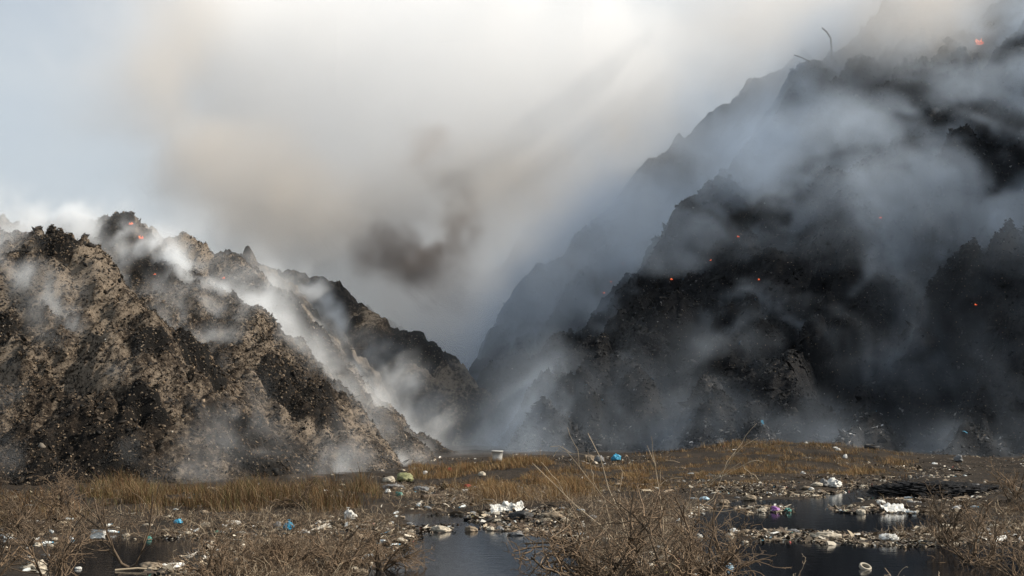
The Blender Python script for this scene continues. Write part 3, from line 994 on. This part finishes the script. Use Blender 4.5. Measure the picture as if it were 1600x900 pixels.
shrub('bare_shrub', 350, 925, 1.0, 1.1, 12, (100, 420, 700), 'low brown tangle on the right bank of the left pond', None, 112, .012, .08, (TD, TW))
shrub('bare_shrub', 430, 915, 1.05, 1.1, 12, (100, 420, 700), 'low tangle below the bright blue bag', None, 113, .012, .08, (TW, TW))
shrub('bare_shrub', 520, 905, 1.15, 1.1, 12, (100, 420, 700), 'tangled shrub below the white bundle left of the middle pond', None, 114, .014, .07, (TD, TW))
shrub('bare_shrub', 590, 890, .95, .9, 10, (80, 320, 500), 'shrub hanging over the left shore of the middle pond', None, 115, .012, .07, (TD, TW))
shrub('bare_shrub', 470, 800, 1.0, 1.3, 9, (60, 240, 300), 'dull twiggy shrub rising from the brown reeds under the smoking gully', None, 116, .014, .05, (TD, TW))
shrub('bare_shrub', 1240, 935, .95, 1.0, 6, (30, 110, 160), 'sparse arching shrub in front of the right pond', None, 117, .010, .02, (TW, TP))
shrub('bare_shrub', 1340, 940, 1.05, 1.0, 6, (30, 110, 160), 'sparse shrub before the long pale bundle in the right pond', None, 118, .010, .02, (TW, TP))
shrub('bare_shrub', 1430, 935, 1.0, 1.0, 7, (40, 140, 200), 'spiky shrub between the sparse pond shrubs and the right bank', None, 119, .010, .03, (TW, TP))
shrub('bare_shrub', 1010, 825, 1.0, 1.0, 8, (60, 260, 400), 'brown shrub on the spit behind the dense centre tangle', None, 120, .012, .05, (TD, TW))
shrub('bare_shrub', 1590, 790, 1.3, 1.6, 9, (60, 240, 300), 'far shrub behind the right bank against the black slope', None, 121, .014, .03, (TD, TW))
shrub('bare_shrub', 1270, 757, .9, 1.3, 5, (20, 60, 60), 'leafless bush beside the big white bag on the far shore', None, 122, .014, .02, (TD, TD), dirs=[(-.9, 0, .5), (-.5, 0, .8), (.5, .1, .6), (.9, 0, .6), (.1, 0, 1)])
shrub('bare_shrub', 820, 925, .6, .5, 5, (24, 70, 60), 'small dry shrub at the bottom of the middle pond', None, 123, .008, .03, (TW, TP))
# the forked sapling in the left pond and the pale shoot above the centre shrub
SAP, SLEV = shrub('sapling', 202, 886, 1.75, .3, 2, (14, 26, 14), 'dark forked sapling in the left pond with a white rag caught on it', None, 130, .020, .0, (TD, TD), wig=.12,
                  dirs=[(-.36, 0, 1), (.42, 0, .95)], cat='sapling')
shrub('sapling', 1000, 905, 2.75, .3, 3, (10, 14, 8), 'pale slender sapling with one long shoot reaching up over the black slope', None, 134, .0085, .0, (TP, TP), wig=.2,
      dirs=[(-.25, 0, 1), (-.62, .1, .9), (.45, 0, .9)], cat='sapling')

# dead brush: a low mat of twigs over the near banks
def brush(polys, n, hgt, seed):
    g = np.random.default_rng(seed)
    Vs, Fs, off = [], [], 0
    for poly, fr_ in polys:
        u, v = poly_pts(poly, int(n * fr_))
        d = (CAM_Z * FPX) / (v - 640.0)
        X = (u - 800) / FPX * d
        H, Wd = ground_h(X, d)
        k_ = (Wd < .1) & (g.random(len(u)) < .2 + 1.2 * sm(-.3, .3, fbm(X / 1.5, d / 1.5, octv=3, seed=seed)))
        st = np.stack([X, d, H - .02], -1)[k_]
        m_ = len(st)
        dr = g.normal(0, .9, (m_, 3)); dr[:, 2] = g.uniform(.1, 1.2, m_)
        dr /= np.linalg.norm(dr, axis=1, keepdims=True)
        Pq = grow(st, dr, hgt * g.uniform(.3, 1.2, m_), .3, .06, g)
        Pq[..., 2] = np.maximum(Pq[..., 2], st[:, None, 2])
        V, F = tubes(Pq, g.uniform(.003, .007, m_)[:, None] * np.linspace(1, .5, K)[None], 3)
        Vs.append(V); Fs.append(F + off); off += len(V)
    return np.concatenate(Vs), np.concatenate(Fs)


Vb, Fb = brush([([(-80, 800), (330, 806), (620, 800), (660, 860), (560, 930), (300, 930), (280, 880), (360, 845), (150, 835), (-80, 835)], .42),
                ([(870, 800), (1140, 780), (1160, 930), (880, 930)], .3),
                ([(1340, 800), (1700, 790), (1700, 850), (1380, 845)], .14),
                ([(600, 760), (960, 770), (960, 800), (620, 800)], .14)], 46000, .5, 401)
sel = (np.arange(len(Fb)) // ((K - 1) * 3)) % 5
for cond, mt_ in ((sel < 3, M_TWIGD), (sel == 3, M_TWIG), (sel == 4, M_TWIGP)):
    fb_ = Fb[cond]; us_, inv_ = np.unique(fb_, return_inverse=True)
    tag(mesh_obj('dead_brush', Vb[us_], inv_.reshape(fb_.shape), mt_), kind='stuff')

# ------------------------------------------------------------------ single pieces of rubbish
def ico(sub):
    import bmesh
    bm = bmesh.new()
    bmesh.ops.create_icosphere(bm, subdivisions=sub, radius=1)
    V = np.array([v.co[:] for v in bm.verts]); F = np.array([[v.index for v in f.verts] for f in bm.faces])
    bm.free()
    return V, F


ICO3, ICO2 = ico(4), ico(3)
PROTO = {}


def bag_mesh(seed, squash=.6, crease=.22, base=ICO3):
    V, F = base
    V = V.copy()
    o = seed * 13.7
    n = fbm(V[:, 0] * 1.3 + o, V[:, 1] * 1.3, V[:, 2] * 1.3, 3, seed)
    c = 1 - np.abs(fbm(V[:, 0] * 3 + o, V[:, 1] * 3 + 5, V[:, 2] * 3, 3, seed + 3)) * 3
    V = V * (1 + .45 * n + crease * (c - .5))[:, None]
    V[:, 2] = np.where(V[:, 2] < 0, V[:, 2] * .45, V[:, 2]) * squash
    return V, F


def place_at(u, v, d=None, sink=0.0):
    p = G(u, v)
    if d is not None: p = np.array(((u - 800) / FPX * d, d, 0.))
    z = float(ground_h(np.array([p[0]]), np.array([p[1]]))[0][0])
    if z > .05:                                                      # refine for raised ground
        for _ in range(4):
            q = G(u, v, z)
            z = float(ground_h(np.array([q[0]]), np.array([q[1]]))[0][0])
        p = q
    p[2] = max(z, -.01) - sink
    return p


RESET_SEED = [0]


def lump(name, u, v, wpx, hpx, mat, label, cat, seed, knot=False, group=None, long=.8, rz=0.0, mpt=None):
    p = place_at(u, v)
    sx = wpx / FPX * p[1] / 2
    sz_ = hpx / FPX * p[1] / 1.05
    V, F = bag_mesh(seed, 1.0)
    V = V / np.abs(V).max(0)
    V[:, 2] = (V[:, 2] - V[:, 2].min())
    V[:, 2] /= V[:, 2].max()
    V = V * [sx, sx * long, sz_]
    V[:, 2] -= sz_ * .06
    c, s_ = math.cos(rz), math.sin(rz)
    V = np.stack([V[:, 0] * c - V[:, 1] * s_, V[:, 0] * s_ + V[:, 1] * c, V[:, 2]], -1)
    if not knot:
        o = mesh_obj(name, V, F, mat, smooth=True)
        o.location = tuple(p)
        return tag(o, label, cat, group)
    r = tag(empty(name, p), label, cat, group)
    mesh_obj('bag_body', V, F, mat, r, smooth=True)
    top = V[np.argmax(V[:, 2])]
    a = np.linspace(0, 2 * math.pi, 10, endpoint=False)
    rings = [(0, .12), (.10, .05), (.16, .09), (.28, .2), (.34, .26)]
    kv = np.array([(math.cos(t_) * rr0 * sx * (1 + .3 * math.sin(3 * t_ + seed)), math.sin(t_) * rr0 * sx, zz0 * sx) for zz0, rr0 in rings for t_ in a]) + top - [0, 0, .04 * sx]
    kf = np.array([(i * 10 + j, i * 10 + (j + 1) % 10, (i + 1) * 10 + (j + 1) % 10, (i + 1) * 10 + j) for i in range(4) for j in range(10)])
    mesh_obj('knot', kv, kf, mat, r, smooth=True)
    return r


def lathe(prof, n=16):
    a = np.linspace(0, 2 * math.pi, n, endpoint=False)
    V = np.array([(r * math.cos(t_), r * math.sin(t_), z) for r, z in prof for t_ in a])
    F = np.array([(i * n + j, i * n + (j + 1) % n, (i + 1) * n + (j + 1) % n, (i + 1) * n + j) for i in range(len(prof) - 1) for j in range(n)])
    return V, F


def rotm(rx, ry, rz):
    from mathutils import Euler
    return np.array(Euler((rx, ry, rz)).to_matrix())


def crumple_sheet(name, p, sx, sy, amp, mat, label, cat, seed, rot=(0, 0, 0), group=None):
    n = 22
    a = np.linspace(-1, 1, n)
    A, B = np.meshgrid(a, a, indexing='ij')
    Z = amp * (fbm(A * 1.6 + seed, B * 1.6, octv=4, seed=seed) + .5 * np.abs(vnoise(A * 3, B * 3 + seed, seed=seed + 2)))
    ed = .12 * vnoise(A * 3 + 7, B * 3, seed=seed + 4)
    V = np.stack([A * sx * (1 + ed), B * sy * (1 + ed), Z], -1).reshape(-1, 3)
    low = V.copy(); low[:, 2] -= .006
    V = np.concatenate([V, low])
    i_ = np.arange(n * n).reshape(n, n)
    top = np.stack([i_[:-1, :-1], i_[1:, :-1], i_[1:, 1:], i_[:-1, 1:]], -1).reshape(-1, 4)
    bot = top[:, ::-1] + n * n
    rim = np.concatenate([i_[0, :], i_[1:, -1], i_[-1, -2::-1], i_[-2:0:-1, 0]])
    rm = np.array([(rim[k_], rim[(k_ + 1) % len(rim)], rim[(k_ + 1) % len(rim)] + n * n, rim[k_] + n * n) for k_ in range(len(rim))])
    V = V @ rotm(*rot).T
    V[:, 2] -= V[:, 2].min() if rot == (0, 0, 0) else 0
    o = mesh_obj(name, V, np.concatenate([top, bot, rm]), mat, smooth=True)
    o.location = tuple(p)
    return tag(o, label, cat, group)


# the pieces one can pick out
lump('sack', 632, 752, 30, 16, M_OLIVE, 'bulging yellow-green sack at the foot of the left slope', 'sack', 1, long=.9)
lump('sack', 607, 758, 22, 11, M_CREAM, 'small pale sack leaning against the yellow-green sack', 'sack', 2)
lump('sack', 612, 765, 44, 10, M_GREY, 'flat dark grey sack lying below the yellow-green sack', 'sack', 3)
lump('sack', 658, 767, 26, 10, M_GREY, 'dark rounded bundle right of the flat grey sack', 'sack', 4)
lump('trash_bag', 672, 766, 14, 9, M_TAN, 'tan bag touching the dark rounded bundle', 'bag', 5)
lump('rag', 703, 735, 12, 7, M_RED, 'crumpled red rag on the rise left of the white bucket', 'rag', 6)
lump('rag', 730, 764, 13, 7, M_RED, 'faded red rag in the rubbish below the white bucket', 'rag', 7)
lump('trash_bag', 664, 741, 9, 6, M_WHITE, 'tiny white bag between the yellow-green sack and the red rag', 'bag', 8)
lump('trash_bag', 753, 748, 13, 9, M_CREAM, 'cream bag half hidden in the dry grass below the white bucket', 'bag', 9)
lump('trash_bag', 623, 775, 15, 8, M_TEAL, 'teal bag in the rubbish below the flat grey sack', 'bag', 10)
lump('trash_bag', 606, 772, 10, 7, M_WHITE, 'white bag left of the teal bag', 'bag', 11)
lump('trash_bag', 547, 815, 22, 20, M_WHITE, 'tall white knotted bag on the bank left of the middle pond', 'bag', 12, knot=True)
lump('trash_bag', 452, 829, 20, 15, M_BLUE, 'bright blue plastic bag on the left bank', 'bag', 13, knot=True)
lump('trash_bag', 433, 826, 13, 13, M_GREY, 'dark bag close beside the bright blue bag', 'bag', 14)
lump('trash_bag', 278, 819, 15, 9, M_BLUE, 'small blue bag below the brown reeds', 'bag', 15)
lump('trash_bag', 232, 843, 12, 7, M_TEAL, 'small green bag floating at the rim of the left pond', 'bag', 16)
lump('rag', 366, 818, 22, 8, M_WHITE, 'long crumpled white rag right of the small blue bag', 'rag', 17, long=.5, rz=.3)
lump('trash_bag', 312, 792, 8, 6, M_WHITE, 'small white bag against the brown reeds', 'bag', 18)
lump('trash_bag', 687, 831, 36, 12, M_CREAM, 'long pale bundle floating in the middle pond', 'bundle', 19, long=.5)
lump('trash_bag', 642, 832, 15, 6, M_CREAM, 'short pale bundle floating left of the long one in the middle pond', 'bundle', 20)
lump('trash_bag', 735, 830, 24, 10, M_TAN, 'tan bundle on the far edge of the middle pond', 'bundle', 21)
lump('trash_bag', 767, 829, 14, 8, M_CREAM, 'pale round bundle on the rim of the middle pond, right of the tan one', 'bundle', 22)
lump('trash_bag', 781, 829, 15, 9, M_GREY, 'grey bundle on the rim of the middle pond', 'bundle', 23)
lump('trash_bag', 815, 813, 44, 17, M_BLACK, 'big black bag on the bank above the middle pond', 'bag', 24)
lump('trash_bag', 862, 810, 40, 12, M_TAN, 'long tan bundle right of the big black bag', 'bundle', 25, long=.5)
lump('trash_bag', 806, 836, 28, 8, M_GREY, 'dark lump in the water below the big black bag', 'lump', 26)
lump('rock', 1172, 782, 22, 10, M_TAN, 'pale rounded bundle at the left rim of the right pond', 'bundle', 27)
lump('rock', 1131, 787, 20, 8, M_TAN, 'flat tan bundle at the left rim of the right pond', 'bundle', 28)
lump('trash_bag', 1303, 762, 27, 18, M_WHITE, 'big white bag on the far shore with its reflection below', 'bag', 29, long=.8)
lump('trash_bag', 1288, 760, 15, 14, M_GREY, 'blue-grey bag pressed against the big white bag', 'bag', 30)
lump('trash_bag', 1277, 766, 22, 7, M_CREAM, 'flat cream bundle in front of the blue-grey bag', 'bundle', 31)
lump('trash_bag', 1261, 769, 20, 6, M_TAN, 'flat tan bundle at the left end of the far shore bundles', 'bundle', 32)
lump('trash_bag', 1211, 799, 17, 10, M_PURPLE, 'purple bag on the small islet in the right pond', 'bag', 33)
lump('trash_bag', 1231, 800, 13, 8, M_TEAL, 'green bag beside the purple bag', 'bag', 34)
lump('trash_bag', 1190, 800, 20, 7, M_CREAM, 'cream bag left of the purple bag', 'bag', 35)
lump('trash_bag', 1290, 842, 52, 13, M_CREAM, 'long pale bundle lying in the right pond', 'bundle', 36, long=.4)
lump('trash_bag', 1388, 846, 32, 13, M_WHITE, 'round white bundle lying in the right pond', 'bundle', 37)
lump('trash_bag', 1238, 833, 26, 7, M_GREY, 'smooth dark hump on the strip of rubbish in the right pond', 'lump', 38, long=.6)
lump('trash_bag', 1167, 834, 26, 8, M_TAN, 'tan lump at the left end of the strip in the right pond', 'lump', 39)
lump('trash_bag', 1500, 764, 26, 9, M_CREAM, 'cream bundle behind the wide right shrub', 'bundle', 40)
lump('trash_bag', 1525, 764, 22, 10, M_GREY, 'grey bundle right of the cream one behind the wide right shrub', 'bundle', 41)
lump('trash_bag', 1475, 829, 30, 12, M_CREAM, 'cream bag on the right bank below the rough black heap', 'bag', 42)
lump('trash_bag', 1345, 803, 16, 9, M_CREAM, 'cream scrap standing up on the grassy islet', 'bag', 43)
lump('trash_bag', 52, 893, 44, 20, M_CREAM, 'bulky cream bundle at the bottom left', 'bundle', 44)
lump('trash_bag', 237, 888, 40, 12, M_TAN, 'tan bundle floating beside the forked sapling', 'bundle', 45, long=.6)
lump('trash_bag', 122, 889, 12, 5, M_WHITE, 'little white scrap afloat between the cream bundle and the forked sapling', 'scrap', 46)
lump('trash_bag', 60, 852, 14, 6, M_CREAM, 'cream scrap at the left end of the left pond', 'scrap', 47)
lump('trash_bag', 1050, 893, 22, 10, M_TEAL, 'teal bag among the twigs of the dense centre tangle', 'bag', 48)
lump('trash_bag', 1140, 888, 13, 10, M_PALEBLUE, 'pale blue bag at the left shore of the right pond', 'bag', 49)
lump('trash_bag', 1100, 783, 18, 7, M_PALEBLUE, 'light blue bag on the pale bank behind the centre shrubs', 'bag', 50)
lump('trash_bag', 1310, 721, 9, 5, M_WHITE, 'white scrap on top of the grassy rise', 'scrap', 51)
lump('trash_bag', 1321, 724, 8, 8, M_WHITE, 'upright white scrap right below the crest of the grassy rise', 'scrap', 52)
lump('trash_bag', 1255, 744, 9, 6, M_WHITE, 'white bag on the slope of the grassy rise', 'bag', 53)
lump('trash_bag', 962, 722, 17, 13, M_BLUE, 'blue bag in the shade at the foot of the black slope', 'bag', 54)
lump('trash_bag', 937, 723, 18, 13, M_GREY, 'grey bag left of the blue bag at the foot of the black slope', 'bag', 55)
lump('trash_bag', 920, 722, 18, 13, M_TAN, 'brownish bag at the foot of the black slope', 'bag', 56)
lump('trash_bag', 1125, 716, 16, 12, M_GREY, 'dim grey heap at the foot of the black slope right of the centre shrubs', 'heap', 57)
lump('trash_bag', 1498, 724, 16, 14, M_GREY, 'bluish plastic scrap at the foot of the black slope behind the wide shrub', 'scrap', 58)
lump('trash_bag', 1092, 840, 12, 8, M_WHITE, 'white bag deep in the dense centre tangle', 'bag', 59)

# rough black mound on the right bank
p = place_at(1500, 775)
V, F = ico(6)
n_ = fbm(V[:, 0] * 5, V[:, 1] * 5, V[:, 2] * 2, 5, 71, .6)
V = V * (1 + .30 * np.abs(n_) + .12 * vnoise(V[:, 0] * 22, V[:, 1] * 22, V[:, 2] * 22, 72))[:, None]
V[:, 2] = np.maximum(V[:, 2], -.05)
V = V * [105 / FPX * p[1], 2.6, 17 / FPX * p[1]]
o = mesh_obj('mound', V, F, M_RIGHT, smooth=False); o.location = (p[0], p[1] + 2, -.05)
tag(o, 'low rough black heap between the right pond and the black slope', 'heap')

# crumpled sheets
p = place_at(1395, 800); crumple_sheet('plastic_sheet', p + [0, 0, .12], .36, .3, .14, M_WHITE, 'white crumpled sheet draped on the grassy islet', 'sheet', 5, (.35, .1, .1))
for k_, (uu, vv, lab) in enumerate([(793, 800, 'jagged white sheet standing up behind the big black bag'), (776, 803, 'folded white sheet left of the jagged one'), (812, 800, 'white sheet propped right behind the big black bag')]):
    p = place_at(uu, vv); crumple_sheet('plastic_sheet', p + [0, 0, .1], .16, .17, .07, M_WHITE, lab, 'sheet', 11 + k_, (1.1, .3 - .3 * k_, .4 * k_))

# white bucket
p = place_at(777, 732)
root = tag(empty('bucket', p), 'white plastic bucket standing on the rise before the valley', 'bucket')
rb = 9.0 / FPX * p[1]
V, F = lathe([(.001, .02), (.80 * rb * .9, .02), (.80 * rb, 0), (.86 * rb, rb * .9), (.95 * rb, rb * 1.9), (1.03 * rb, rb * 1.9), (1.03 * rb, rb * 2.05), (.93 * rb, rb * 2.05), (.80 * rb, .05), (.001, .05)], 28)
mesh_obj('bucket_body', V, F, M_WHITE, root, smooth=True)
a = np.linspace(0, math.pi, 14)
hp = np.stack([np.cos(a) * rb, -np.sin(a) * rb * .75 - .0, rb * 1.95 - np.sin(a) * rb * .7], -1)
V, F = tubes(hp[None], np.full((1, 14), .006), 6)
mesh_obj('handle', V, F, M_GREY, root)


def tyre(u, v, wpx, mat, label, rot):
    p = place_at(u, v)
    Rr = wpx / FPX * p[1] / 2
    n, m_ = 40, 14
    prof = [(Rr * (1 - .32), -.30), (Rr * (1 - .12), -.34), (Rr * .97, -.30), (Rr, -.2), (Rr, 0), (Rr, .2), (Rr * .97, .30), (Rr * (1 - .12), .34), (Rr * (1 - .32), .30), (Rr * (1 - .36), .2), (Rr * .70, .0), (Rr * .64, -.2), (Rr * .68, -.30)]
    prof = [(r, z * Rr * .9) for r, z in prof]
    V, F = lathe(prof, n)
    tr = ((np.arange(len(V)) % n) % 2 == 0) & (np.hypot(V[:, 0], V[:, 1]) > Rr * .96)
    V[tr, :2] *= .975
    V = V @ rotm(*rot).T
    o = mesh_obj('tyre', V, F, mat, smooth=False)
    o.location = (p[0], p[1], p[2] - V[:, 2].min() - .04)
    tag(o, label, 'tyre')


tyre(1363, 720, 24, M_BLACK, 'dark tyre lying at the right end of the grassy rise', (.12, .1, 0))
tyre(1352, 889, 19, M_CREAM, 'pale ring half sunk at the bottom of the right pond', (.5, .1, .3))
tyre(1583, 770, 14, M_CREAM, 'small cream ring on the far right bank', (1.35, 0, -.3))

# dark plank and logs: bent sticks of wood
def stick(name, pts_, r, mat, label, cat):
    pts_ = np.array(pts_, float)
    V, F = tubes(pts_[None], np.linspace(r, r * .6, len(pts_))[None], 7)
    base = pts_[0]
    o = mesh_obj(name, V - base, F, mat, smooth=True); o.location = tuple(base)
    return tag(o, label, cat)


p = place_at(660, 779); q = place_at(690, 778)
stick('log', [p + [0, 0, .05], (p + q) / 2 + [0, 0, .08], q + [0, 0, .06]], .07, M_WOOD, 'dark log across the littered channel under the red rags', 'log')
p = place_at(707, 783); q = place_at(732, 782)
stick('log', [p + [0, 0, .04], (p + q) / 2 + [0, 0, .06], q + [0, 0, .05]], .045, M_WOOD, 'short dark log right of the longer one in the littered channel', 'log')
p = place_at(180, 892); q = place_at(250, 891)
stick('log', [p + [0, 0, .02], (p + q) / 2 + [0, 0, .05], q + [0, 0, .02]], .025, M_TWIGP, 'pale floating stick at the feet of the forked sapling', 'stick')
p = place_at(14, 852); q = place_at(70, 850)
stick('log', [p + [0, 0, .04], (p + q) / 2 + [0, 0, .05], q + [0, 0, .04]], .09, M_WOOD, 'dark squared timber at the left end of the left pond', 'timber')
p = place_at(740, 797); q = place_at(792, 803)
stick('branch', [p, p * .7 + q * .3 + [0, 0, .34], p * .4 + q * .6 + [0, 0, .36], q], .012, M_TWIGP, 'pale bent stick arching over the littered bank beside the jagged white sheet', 'stick')

# rag hung on the sapling
st_ = SLEV[0][0][0]
tip = st_[3] + np.array(SAP.location)
crumple_sheet('rag', tip + [-.12, -.03, -.05], .14, .085, .03, M_WHITE, 'torn white rag caught on the left stem of the forked sapling', 'rag', 21, (1.45, .05, 0))

# ------------------------------------------------------------------ things on the hills
def hit(u, v, spurs, seed, d0=45, d1=230):
    d = np.arange(d0, d1, .15)
    c = P(u, v, 1.0)
    z = CAM_Z + (c[2] - CAM_Z) * d
    X = c[0] * d
    H = hill_height(X, d, spurs, seed)
    w_ = np.where(H > z)[0]
    if not len(w_): return P(u, v, 120)
    i = w_[0]
    return np.array((X[i], d[i], H[i]))


MF, t, b, N, L = mat_base('flame')
b.inputs['Base Color'].default_value = (.3, .05, .01, 1)
b.inputs['Emission Color'].default_value = (1, .22, .05, 1)
b.inputs['Emission Strength'].default_value = 1.3
MHOT, t, b, N, L = mat_base('ember')
b.inputs['Base Color'].default_value = (.1, .03, .02, 1)
b.inputs['Emission Color'].default_value = (1, .12, .03, 1)
b.inputs['Emission Strength'].default_value = .7


def fire(u, v, wpx, side, label, seed):
    g = np.random.default_rng(seed)
    p = hit(u, v, *((LEFT, 1) if side == 'L' else (RIGHT, 2)))
    s_ = .62 * wpx / FPX * p[1]
    root = tag(empty('fire', p + [0, -.15, .0]), label, 'fire')
    V, F = bag_mesh(seed + 200, .5, .4, ICO2)
    mesh_obj('embers', V * s_ * .45, F, MHOT, root)
    for k_ in range(max(2, min(6, int(wpx / 3)))):
        hh = s_ * g.uniform(.3, .65)
        ox, oy = g.normal(0, s_ * .3, 2) * [1, .5]
        zz_ = np.linspace(0, 1, 8)
        pl = np.stack([ox + .2 * s_ * np.sin(zz_ * 4 + g.uniform(0, 6)) * zz_ - zz_ * .2 * s_, np.full(8, oy), zz_ * hh], -1)
        rad = s_ * .07 * np.sin(np.pi * np.clip(zz_ * .85 + .12, 0, 1)) ** .8 + .004
        V, F = tubes(pl[None], rad[None], 7)
        mesh_obj('flame', V, F, MF, root, smooth=True)


for a in [(205, 356, 9, 'L', 'bright fire burning on the crest of the left hill'),
          (222, 374, 12, 'L', 'glowing patch just right below the fire on the left crest'),
          (243, 431, 6, 'L', 'small orange glow in the smoke halfway up the left hill'),
          (350, 436, 7, 'L', 'small fire at the right edge of the smoke band on the left hill'),
          (955, 442, 6, 'R', 'small fire, upper of the pair left of the black spur'),
          (944, 460, 6, 'R', 'small fire, lower of the pair left of the black spur'),
          (1049, 438, 7, 'R', 'bright fire on the crest of the black spur'),
          (1110, 409, 5, 'R', 'dull red glow right above the bright fire of the black spur'),
          (1153, 374, 7, 'R', 'dim glow highest of those right of the black spur crest'),
          (1185, 441, 6, 'R', 'small fire in the middle of the black slope'),
          (1375, 347, 8, 'R', 'lone fire in the thick smoke of the right hill'),
          (1524, 483, 6, 'R', 'small glow low at the right edge of the right hill'),
          (1530, 75, 22, 'R', 'largest fire, burning high at the top right of the right hill'),
          (973, 413, 5, 'R', 'faint glow in the smoke above the pair of small fires')]:
    fire(*a, seed=int(a[0]))

p = hit(548, 548, LEFT, 1)
stick('branch', [p, p + [.8, -.3, .0], p + [1.6, -.5, -.05]], .05, M_WOOD, 'thin dark stick jutting sideways from the far spur of the left hill', 'stick')
p = hit(1299, 108, RIGHT, 2)
stick('branch', [p, p + [.05, 0, 1.6], p + [0, 0, 2.6], p + [-.35, 0, 3.2], p + [-.8, 0, 3.6]], .10, M_WOOD, 'crooked bare pole bending left on the smoky crest of the right hill', 'branch')
p = hit(1270, 108, RIGHT, 2)
for nm, dx in (('branch', 0),):
    stick(nm, [p, p + [-.2, 0, .5], p + [-.9, 0, .9], p + [-1.7, 0, 1.2]], .06, M_WOOD, 'twisted twig left of the crooked pole on the right crest', 'branch')
p = hit(1120, 216, RIGHT, 2)
stick('branch', [p, p + [-.7, 0, .2], p + [-1.5, 0, .55]], .06, M_WOOD, 'thin stick poking out left from the edge of the right hill', 'stick')

# ------------------------------------------------------------------ many like scraps along the banks
g = np.random.default_rng(77)
protos = []
mats_ = [M_CREAM, M_TAN, M_WHITE, M_GREY]
for k_ in range(8):
    V, F = bag_mesh(300 + k_, .55, .3, ICO2)
    V = V * [1, .7, 1]
    me = mesh_obj('trash_bag', V * .5, F, mats_[k_ % 4], smooth=True)
    protos.append(me)
spots = []
uu, vv, XX_, dd, HH, WW = in_frame_ground(9000, 712, 895)
bd = np.exp(-(WW / .5) ** 2) + .15 * (WW < 0)
ok = (g.random(len(uu)) < bd) & (WW < .12)
cand = np.where(ok)[0][:230]
def zone(u, v, w_):
    if u < 330: return 'around the left pond' if v > 800 else 'in front of the left slope'
    if u < 600: return 'on the bank left of the middle pond'
    if u < 950: return ('around the middle pond' if v > 800 else 'in the littered channel below the valley') if u < 760 or v > 790 else 'on the rise behind the black bag'
    if u < 1150: return 'on the spit behind the tall centre shrub'
    if v > 822: return 'on the rubbish strip in the right pond'
    if v > 778: return 'on the islets of the right pond'
    if v > 738: return 'on the far shore of the right pond'
    return 'at the foot of the black slope'


KINDS = {0: ('small cream scrap bag strewn along the banks', 'cream scrap bags along the banks'), 1: ('small tan scrap bag strewn along the banks', 'tan scrap bags along the banks'),
         2: ('small white scrap bag strewn along the banks', 'white scrap bags along the banks'), 3: ('small grey scrap bag strewn along the banks', 'grey scrap bags along the banks')}
for q_, i_ in enumerate(cand):
    k_ = q_ if q_ < 8 else int(g.choice(8, p=[.17, .2, .07, .06] * 2))
    o = protos[k_] if q_ < 8 else protos[k_].copy()
    if q_ >= 8: COL.objects.link(o)
    s_ = g.uniform(.14, .34)
    o.scale = (s_, s_, s_ * g.uniform(.5, 1))
    o.rotation_euler = (0, 0, g.uniform(0, 6.28))
    o.location = (XX_[i_], dd[i_], max(HH[i_], 0) + .01)
    zz_, cc_ = zone(uu[i_], vv[i_], WW[i_]), ['cream', 'tan', 'white', 'grey'][k_ % 4]
    tag(o, 'small %s scrap bag %s' % (cc_, zz_), 'bag', 'small %s scrap bags %s' % (cc_, zz_))
# plastic bottles
root0 = tag(empty('plastic_bottle', (0, 0, 0)), 'clear plastic bottle lying in the rubbish by the water', 'bottle', 'plastic bottles along the banks')
V, F = lathe([(.001, 0), (.035, 0), (.04, .02), (.038, .08), (.04, .14), (.038, .18), (.018, .235), (.013, .25), (.013, .265)], 12)
M_PET = plain('clear_plastic', (.5, .53, .53), .15, .6, .15)
R90 = rotm(0, math.pi / 2, 0)
mesh_obj('bottle_body', V @ R90.T, F, M_PET, root0, smooth=True)
V, F = lathe([(.016, .262), (.016, .285), (.001, .285)], 12)
mesh_obj('cap', V @ R90.T, F, M_BLUE, root0, smooth=True)
cand = np.where((g.random(len(uu)) < bd) & (WW < .1) & (vv > 745))[0][-45:]
for q_, i_ in enumerate(cand):
    if q_ == 0: r_ = root0
    else:
        r_ = root0.copy(); COL.objects.link(r_)
        for ch in root0.children:
            c_ = ch.copy(); COL.objects.link(c_); c_.parent = r_
    zz_ = zone(uu[i_], vv[i_], WW[i_])
    tag(r_, 'clear plastic bottle lying in the rubbish ' + zz_, 'bottle', 'plastic bottles ' + zz_)
    r_.location = (XX_[i_], dd[i_], max(HH[i_], 0) + .03)
    r_.rotation_euler = (g.uniform(-.1, .1), g.uniform(-.15, .15), g.uniform(0, 6.28))
